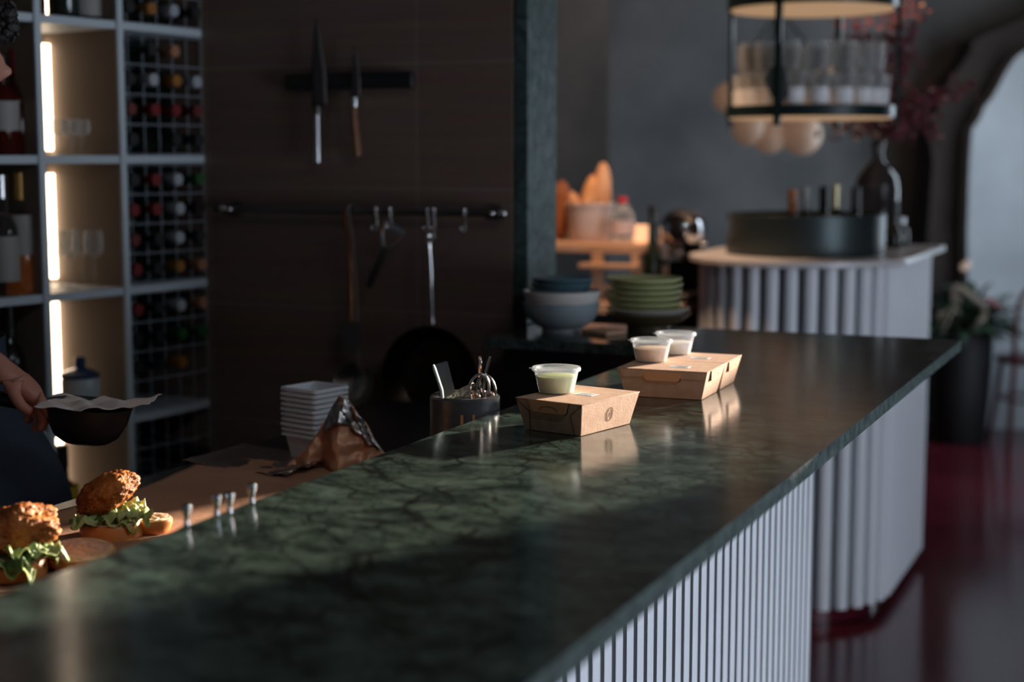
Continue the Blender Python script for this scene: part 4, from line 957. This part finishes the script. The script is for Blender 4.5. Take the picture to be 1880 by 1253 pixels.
# fluted tumblers: one model, copied in three circles
def flute(H, R):
    n = 48; fo = lambda a, z: 1+(.05*math.cos(a*16) if .008 < z < H*.60 else 0)
    return MB().lathe([(0, 0), (R*.80, 0), (R*.84, .004), (R*.85, .010), (R*.90, H*.55), (R*.93, H*.62), (R, H), (R*.95, H), (R*.87, H*.62), (R*.80, .016), (0, .014)], seg=64, fn=fo)
tum = flute(.128, .034).build('fluted_tumbler', M['tumbler'])
n = 0; zt_ = Z1+.0125
for ring_, (rad, cnt) in enumerate(((.220, 18), (.142, 11), (.062, 5))):
    for k in range(cnt):
        a = 2*PI*(k+.5*ring_)/cnt+.12
        o = tum if n == 0 else tum.copy()
        if n: COL.objects.link(o)
        o.location = (RC.x+rad*math.cos(a), RC.y+rad*math.sin(a), zt_); n += 1
        tag(o, 'clear fluted tumbler standing on the lower disc of the hanging rack, %s circle' % ['outer', 'middle', 'inner'][ring_], 'tumbler', 'fluted tumblers, %s circle of the hanging rack' % ['outer', 'middle', 'inner'][ring_])
tum2 = MB().lathe([(0, 0), (.028, 0), (.031, .010), (.036, .05), (.033, .098), (.031, .098), (.033, .05), (.028, .012), (0, .010)], seg=32).build('stacked_glass', M['roundglass'])
n = 0
for ring_, (rad, cnt) in enumerate(((.205, 15), (.125, 8))):
    for k in range(cnt):
        a = 2*PI*k/cnt; o = tum2 if n == 0 else tum2.copy()
        if n: COL.objects.link(o)
        n += 1; o.location = (RC.x+rad*math.cos(a), RC.y+rad*math.sin(a), zt_+.1305)
        tag(o, 'clear rounded glass stacked on top of the fluted tumblers, %s circle' % ['outer', 'inner'][ring_], 'glass', 'rounded glasses stacked in the %s circle' % ['outer', 'inner'][ring_])
# cluster of opal globes behind the rack
GY = 7.0
t = empty('globe_pendant', ((1420-940)/FPX*GY, GY, 1.62), 0, 'pendant lamp of clustered opal globes seen below the glass rack', 'pendant lamp')
for px, py, r_ in ((1375, 236, .085), (1413, 250, .085), (1472, 247, .10), (1337, 180, .075), (1440, 190, .09), (1520, 150, .08)):
    q = ay(px, py, GY+random.uniform(-.06, .06))-Vector(t.location); MB().ball(q, r_*.92, 4).build('globe', M['globe'], t)
    MB().tube([q+Vector((0, 0, r_*.8)), (0, 0, .52)], .005).build('arm', M['darkgreenmetal'], t)
MB().tube([(0, 0, .5), (0, 0, 1.48)], .010).build('stem', M['darkgreenmetal'], t)

# ================================================================ PLANT IN TALL POT, CHAIR
PYp = 7.35; q = az(1762, 812, 0); t = empty('plant_pot', (q.x, q.y, 0), .5, 'tall black planter standing on the red floor beyond the bars', 'planter')
R4 = .5*100/FPX*q.y
zt4 = topz(612, q.y)
MB().lathe([(0, 0), (R4*.86, 0), (R4*.90, .01), (R4*1.02, zt4*.5), (R4*1.08, zt4), (R4*.98, zt4), (R4*.96, zt4-.03), (0, zt4-.035)], seg=48).build('pot', mat('matt_black_pot', (.006, .006, .007), .6), t)
pl = empty('leafy_plant', (q.x, q.y, zt4-.034), 0, 'bushy dark green plant with strap leaves in the tall black planter', 'plant')
random.seed(5)
lf = MB()
for k in range(150):
    a = random.uniform(0, 2*PI); el = random.uniform(.35, 1.45); L = random.uniform(.28, .52)
    d = Vector((math.cos(a)*math.cos(el), math.sin(a)*math.cos(el), math.sin(el))); side = Vector((-math.sin(a), math.cos(a), 0))
    w = random.uniform(.028, .050)
    def lfn(i, j, d=d, side=side, L=L, w=w):
        p_ = d*L*i+Vector((0, 0, -.30*L*i*i*(1.4-math.sin(0)))); return p_+side*(j-.5)*2*w*math.sin(PI*min(1, .08+i*.92))**.8+Vector((0, 0, .01*abs(j-.5)))+Vector((0, 0, .02))
    lf.grid(lfn, 8, 2)
lf.build('foliage', M['leaf'], pl, solid=.0015)
bl_ = MB()
for px, py in ((1774, 486), (1768, 492)):
    qq = ay(px, py, q.y-.1)-Vector(pl.location); bl_.ball(qq, .022, 2)
bl_.build('flower_buds', M['petal_pale'], pl)
rb_ = MB()
for px, py in ((1828, 560), (1818, 552)):
    qq = ay(px, py, q.y-.15)-Vector(pl.location); rb_.ball(qq, (.035, .01, .012), 2, m=Matrix.Rotation(.5, 3, 'Y'))
rb_.build('red_bracts', M['petal'], pl)
db = empty('dried_branches', (q.x, q.y-.02, zt4-.03), 0, 'pale curled dry leaves hanging over the rim of the black planter', 'dried leaves')
for pts in ([(1750, 530), (1782, 545), (1808, 572), (1790, 600), (1764, 622)], [(1722, 585), (1738, 575), (1752, 566), (1740, 590), (1728, 612)], [(1760, 535), (1790, 550), (1812, 560)]):
    pp_ = [ay(a_, b_, q.y-.16-.02*i)-Vector(db.location) for i, (a_, b_) in enumerate(pts)]
    pp_ = smoothpath([Vector((pp_[0].x*.4, 0, .0))]+pp_, 5); nn = len(pp_)
    MB().tube(pp_, [.006+.014*math.sin(PI*i/(nn-1)) for i in range(nn)], seg=8, flat=.35).build('dry_leaf', M['drybranch'], db)
# chair, mostly outside the right edge
ch = empty('wooden_chair', (2.70, 7.94, 0), 0, 'dark red wooden chair at the right edge by the pale wall', 'chair')
MB().lathe([(0, .44), (.19, .44), (.20, .45), (.20, .465), (.18, .472), (0, .468)], seg=36).build('seat', M['redwood'], ch)
for sx in (-1, 1):
    MB().tube(smoothpath([(sx*.13, .14, .44), (sx*.15, .16, .2), (sx*.17, .19, .001)]), .014).build('leg', M['redwood'], ch)
    MB().tube(smoothpath([(sx*.19, -.21, .001), (sx*.17, -.17, .25), (sx*.16, -.16, .46)]), .014).build('leg', M['redwood'], ch)
bp_ = smoothpath([(-.16, -.16, .46), (-.17, -.19, .65), (-.14, -.22, .82), (0, -.235, .87), (.14, -.22, .82), (.17, -.19, .65), (.16, -.16, .46)])
MB().tube(bp_, .013).build('back_hoop', M['redwood'], ch)
MB().tube(smoothpath([(-.08, -.165, .46), (-.07, -.2, .66), (0, -.215, .76), (.07, -.2, .66), (.08, -.165, .46)]), .009).build('back_bow', M['redwood'], ch)
MB().ring((0, 0, .25), .165, .008).build('leg_ring', M['redwood'], ch)

# ================================================================ PERSON AT THE LEFT WITH BLACK PAN
pr = empty('person', (-1.0, 2.72, 0), 0, 'person at left edge in navy apron, dark curly hair, holding a small black pan', 'person')
def skinmesh(name, nodes, edges, root, m, parent, sub=2):
    me = bpy.data.meshes.new(name); o = bpy.data.objects.new(name, me); COL.objects.link(o); o.parent = parent
    ids = {k: i for i, k in enumerate(nodes)}
    L = Vector(parent.location)
    me.from_pydata([Vector(nodes[k][:3])-L for k in nodes], [(ids[a], ids[b]) for a, b in edges], [])
    md = o.modifiers.new('skin', 'SKIN'); md.use_smooth_shade = True; md.branch_smoothing = .3
    for k in nodes:
        d = me.skin_vertices[0].data[ids[k]]; r_ = nodes[k][3]; d.radius = (r_, nodes[k][4] if len(nodes[k]) > 4 else r_); d.use_root = (k == root)
    sb_ = o.modifiers.new('sub', 'SUBSURF'); sb_.levels = sub; sb_.render_levels = sub
    me.materials.append(m); return o
cx, cy = -1.035, 2.72
nd = {'pel': (cx, cy, .96, .12), 'bel': (cx-.01, cy, 1.10, .115), 'che': (cx-.02, cy, 1.30, .125), 'nk0': (cx-.012, cy, 1.425, .062), 'nk1': (cx+.008, cy, 1.50, .048), 'hd0': (cx+.025, cy, 1.57, .048), 'hd1': (cx+.038, cy, 1.64, .052),
      'shR': (cx+.0, cy-.165, 1.41, .050), 'elR': (cx+.02, cy-.24, 1.225, .045), 'fR': (cx+.10, cy-.235, 1.205, .038), 'wrR': (-.845, 2.50, 1.168, .026, .028), 'haR': (-.808, 2.495, 1.142, .030, .022), 'kR': (-.782, 2.492, 1.122, .030, .018),
      'shL': (cx+.0, cy+.165, 1.41, .050), 'elL': (cx-.01, cy+.25, 1.17, .044), 'wrL': (cx-.03, cy+.27, .93, .028), 'haL': (cx-.02, cy+.27, .86, .02, .03),
      'hiR': (cx, cy-.09, .90, .088), 'knR': (cx+.02, cy-.10, .50, .058), 'anR': (cx-.01, cy-.10, .09, .04), 'toR': (cx+.15, cy-.11, .035, .035),
      'hiL': (cx, cy+.09, .90, .088), 'knL': (cx+.02, cy+.10, .50, .058), 'anL': (cx-.01, cy+.10, .09, .04), 'toL': (cx+.15, cy+.11, .035, .035)}
ed = [('pel', 'bel'), ('bel', 'che'), ('che', 'nk0'), ('nk0', 'nk1'), ('nk1', 'hd0'), ('hd0', 'hd1'), ('nk0', 'shR'), ('shR', 'elR'), ('elR', 'fR'), ('fR', 'wrR'), ('wrR', 'haR'), ('haR', 'kR'),
      ('nk0', 'shL'), ('shL', 'elL'), ('elL', 'wrL'), ('wrL', 'haL'), ('pel', 'hiR'), ('hiR', 'knR'), ('knR', 'anR'), ('anR', 'toR'), ('pel', 'hiL'), ('hiL', 'knL'), ('knL', 'anL'), ('anL', 'toL')]
# right hand: thumb and index run along the handle, the rest curl round it
fing = {'i': [(-.764, 2.476, 1.108), (-.745, 2.470, 1.088), (-.733, 2.470, 1.076)], 'm': [(-.768, 2.486, 1.098), (-.757, 2.482, 1.074), (-.768, 2.486, 1.056)],
        'r': [(-.780, 2.498, 1.094), (-.770, 2.500, 1.070), (-.782, 2.500, 1.052)], 'p': [(-.795, 2.510, 1.098), (-.789, 2.514, 1.076), (-.798, 2.512, 1.062)],
        't': [(-.800, 2.464, 1.120), (-.785, 2.456, 1.100), (-.768, 2.456, 1.090)]}
for k, pts in fing.items():
    prev = 'kR' if k != 't' else 'haR'
    for i, q_ in enumerate(pts):
        nd[k+str(i)] = (*q_, (.0105, .0095, .0075)[i]); ed.append((prev, k+str(i))); prev = k+str(i)
fl = {'i': (.028, -.02), 'm': (.035, -.005), 'r': (.033, .010), 'p': (.026, .022)}
for k, (dx, dy) in fl.items():
    a = (cx-.02+dy*1.3, cy+.272, .825-dx*.3); b = (cx-.012+dy*1.35, cy+.270, .798-dx*.3); c_ = (cx+.0+dy*1.35, cy+.266, .778-dx*.3)
    prev = 'haL'
    for i, q_ in enumerate((a, b, c_)): nd['L'+k+str(i)] = (*q_, (.0105, .0095, .0078)[i]); ed.append((prev, 'L'+k+str(i))); prev = 'L'+k+str(i)
skinmesh('body', nd, ed, 'pel', M['skin'], pr)
# the head: one sculpted surface sunk into the neck, with eyes, ears
hx, hy, hzz = cx+.05, cy, 1.665
L = Vector(pr.location); f = MB(); bmesh.ops.create_icosphere(f.bm, subdivisions=5, radius=1)
def gb(v, y, z, sy_, sz_): return math.exp(-((v.y-y)/sy_)**2-((v.z-z)/sz_)**2)
for v in f.bm.verts:
    p_ = v.co.copy(); lo_ = max(0, -p_.z)
    q = Vector((p_.x*.094*(1-.10*lo_), p_.y*.074*(1-.30*lo_**1.5), p_.z*.118))
    if p_.x > 0: q.x += .010*lo_*p_.x; q.y *= 1-.06*lo_
    if p_.x > .3:
        for sg in (-1, 1):
            q.x -= .014*gb(q, sg*.031, .004, .015, .011)
            q.x += .006*gb(q, sg*.045, -.022, .016, .016)
        q.x += .026*gb(q, 0, -.024, .010, .013)+.013*gb(q, 0, -.002, .008, .02)
        q.x += .007*gb(q, 0, .027, .04, .008)+.008*gb(q, 0, -.056, .020, .0055)+.007*gb(q, 0, -.067, .018, .005)-.004*gb(q, 0, -.0615, .022, .003)
        q.x += .010*gb(q, 0, -.095, .022, .014)
    v.co = q+Vector((hx, hy, hzz))-L
f.build('head', M['skin'], pr)
for sy in (-1, 1):
    e_ = MB().ball(Vector((hx+.0715, hy+sy*.031, hzz+.003))-L, .0115, 3).build('eye', mat('eye_white', (.6, .56, .52), .3), pr)
    MB().ball(Vector((hx+.0795, hy+sy*.031, hzz+.002))-L, (.0045, .0055, .0055), 2).build('iris', M['hair'], e_)
    MB().ball(Vector((hx-.004, hy+sy*.076, hzz-.008))-L, (.017, .008, .030), 3).build('ear', M['skin'], pr)
MB().ball(Vector((hx+.0850, hy, hzz-.0615))-L, (.006, .021, .0065), 3).build('lips', mat('lips', (.36, .12, .09), .5), pr)
# hair: lumpy curls
hm = MB(); random.seed(3)
hm.ball(Vector((hx-.022, hy, hzz+.050))-L, (.098, .088, .092), 3)
for k in range(150):
    a = random.uniform(0, 2*PI); e_ = random.uniform(-.15, 1.5)
    d = Vector((math.cos(a)*math.cos(e_), math.sin(a)*math.cos(e_), math.sin(e_)))
    c_ = Vector((hx-.018, hy, hzz+.055))+Vector((d.x*.104, d.y*.092, d.z*.094))
    hm.ball(c_-L, (.013, .011, .012), 1, m=Matrix.Rotation(random.uniform(0, 3), 3, 'X'))
for (px, py) in ((8, 20), (18, 28), (26, 38), (30, 50), (22, 60), (12, 66), (4, 52), (16, 44), (4, 34), (24, 26), (10, 58)):
    c_ = ay(px-8, py, 2.70); hm.ball(c_-L, (.014, .02, .013), 2)
for k in range(260):
    a = random.uniform(0, 2*PI); e_ = random.uniform(-.2, 1.5)
    d = Vector((math.cos(a)*math.cos(e_), math.sin(a)*math.cos(e_), math.sin(e_)))
    c_ = Vector((hx-.016, hy, hzz+.055))+Vector((d.x*.112, d.y*.100, d.z*.100)); w_ = Vector((random.gauss(0, 1), random.gauss(0, 1), random.gauss(0, 1))).normalized()*.016
    hm.tube(smoothpath([c_-L-w_, c_-L+d*.012, c_-L+w_+d*.006], 3), [.004]*6+[.0015], seg=5)
for k in range(40):
    c_ = ay(random.uniform(-10, 28), random.uniform(12, 74), 2.70)-L; w_ = Vector((random.gauss(.3, 1), random.gauss(0, 1), random.gauss(0, 1))).normalized()*.014
    hm.tube(smoothpath([c_-w_, c_+Vector((.004, 0, .004)), c_+w_], 3), [.004]*6+[.0012], seg=5)
hm.build('hair', M['hair'], pr, ang=80)
# shirt
sh = {'pel': (cx, cy, .98, .132), 'bel': (cx-.01, cy, 1.10, .128), 'che': (cx-.02, cy, 1.30, .138), 'nk0': (cx-.015, cy, 1.425, .105), 'nkc': (cx-.002, cy, 1.485, .062), 'shR': (cx, cy-.165, 1.42, .082), 'seR': (cx+.012, cy-.215, 1.30, .064), 'smR': (cx-.006, cy-.09, 1.425, .092), 'smL': (cx-.006, cy+.09, 1.425, .092),
      'shL': (cx, cy+.165, 1.42, .082), 'seL': (cx-.005, cy+.215, 1.28, .060)}
skinmesh('shirt', sh, [('pel', 'bel'), ('bel', 'che'), ('che', 'nk0'), ('nk0', 'nkc'), ('nk0', 'smR'), ('smR', 'shR'), ('shR', 'seR'), ('nk0', 'smL'), ('smL', 'shL'), ('shL', 'seL')], 'pel', M['shirt'], pr)
tr = {'w': (cx, cy, .99, .125), 'hiR': (cx, cy-.09, .90, .10), 'knR': (cx+.02, cy-.10, .50, .075), 'anR': (cx-.01, cy-.10, .10, .06), 'hiL': (cx, cy+.09, .90, .10), 'knL': (cx+.02, cy+.10, .50, .075), 'anL': (cx-.01, cy+.10, .10, .06)}
skinmesh('trousers', tr, [('w', 'hiR'), ('hiR', 'knR'), ('knR', 'anR'), ('w', 'hiL'), ('hiL', 'knL'), ('knL', 'anL')], 'w', M['trousers'], pr)
for sy in (-1, 1):
    MB().ball((cx+.07-L.x, sy*.105, .042), (.145, .05, .041), 3).build('shoe', M['black'], pr)
def apf(i, j):
    a = -PI*.95+i*PI*1.9; z = .52+j*.66
    q_ = min(1, max(0, (1.16-z)/.30)); r_ = .132+.105*q_*q_*(3-2*q_)+.005*math.sin(a*9)*(1-j)
    return Vector((cx-L.x+(r_)*math.cos(a)*1.0, r_*math.sin(a)*1.12, z))
MB().grid(apf, 72, 24).build('apron', M['apron'], pr, solid=.002, ang=80)
# pan
t = empty('black_pan', (-.697, 2.50, 1.036), 0, 'small deep black pan held level by its handle at the left', 'pan'); t.rotation_euler = (0, math.radians(7), 0)
MB().lathe([(0, 0), (.038, 0), (.052, .010), (.064, .034), (.070, .060), (.071, .062), (.067, .061), (.060, .035), (.048, .014), (0, .004)], seg=56).build('pan_body', mat('black_iron', (.012, .012, .013), .38), t)
MB().tube([(-.062, 0, .047), (-.085, 0, .048), (-.14, .004, .052), (-.19, .01, .058)], [.008, .011, .0125, .011], seg=12).build('handle', M['handleblack'], t)
pp = empty('greaseproof_paper', (-.690, 2.50, 1.098), 0, 'crinkled pale greaseproof paper lying in the black pan', 'paper')
def ppf(i, j):
    x = -.070+i*.180; y = (j-.5)*.13*(1-.3*i)
    return Vector((x, y, .006-.012*math.sin(PI*i)+.010*(1-abs(2*((i*2.7+j*1.3) % 1)-1))*math.sin(PI*min(1, i*1.2))+.006*noise.noise(Vector((x*40, y*40, 2)))+(.006 if i > .5 else 0)*(i-.5)))
MB().grid(ppf, 40, 24).build('sheet', mat('greaseproof', (.72, .62, .58), .5, bump=.2, bscale=50), pp, solid=.0004)
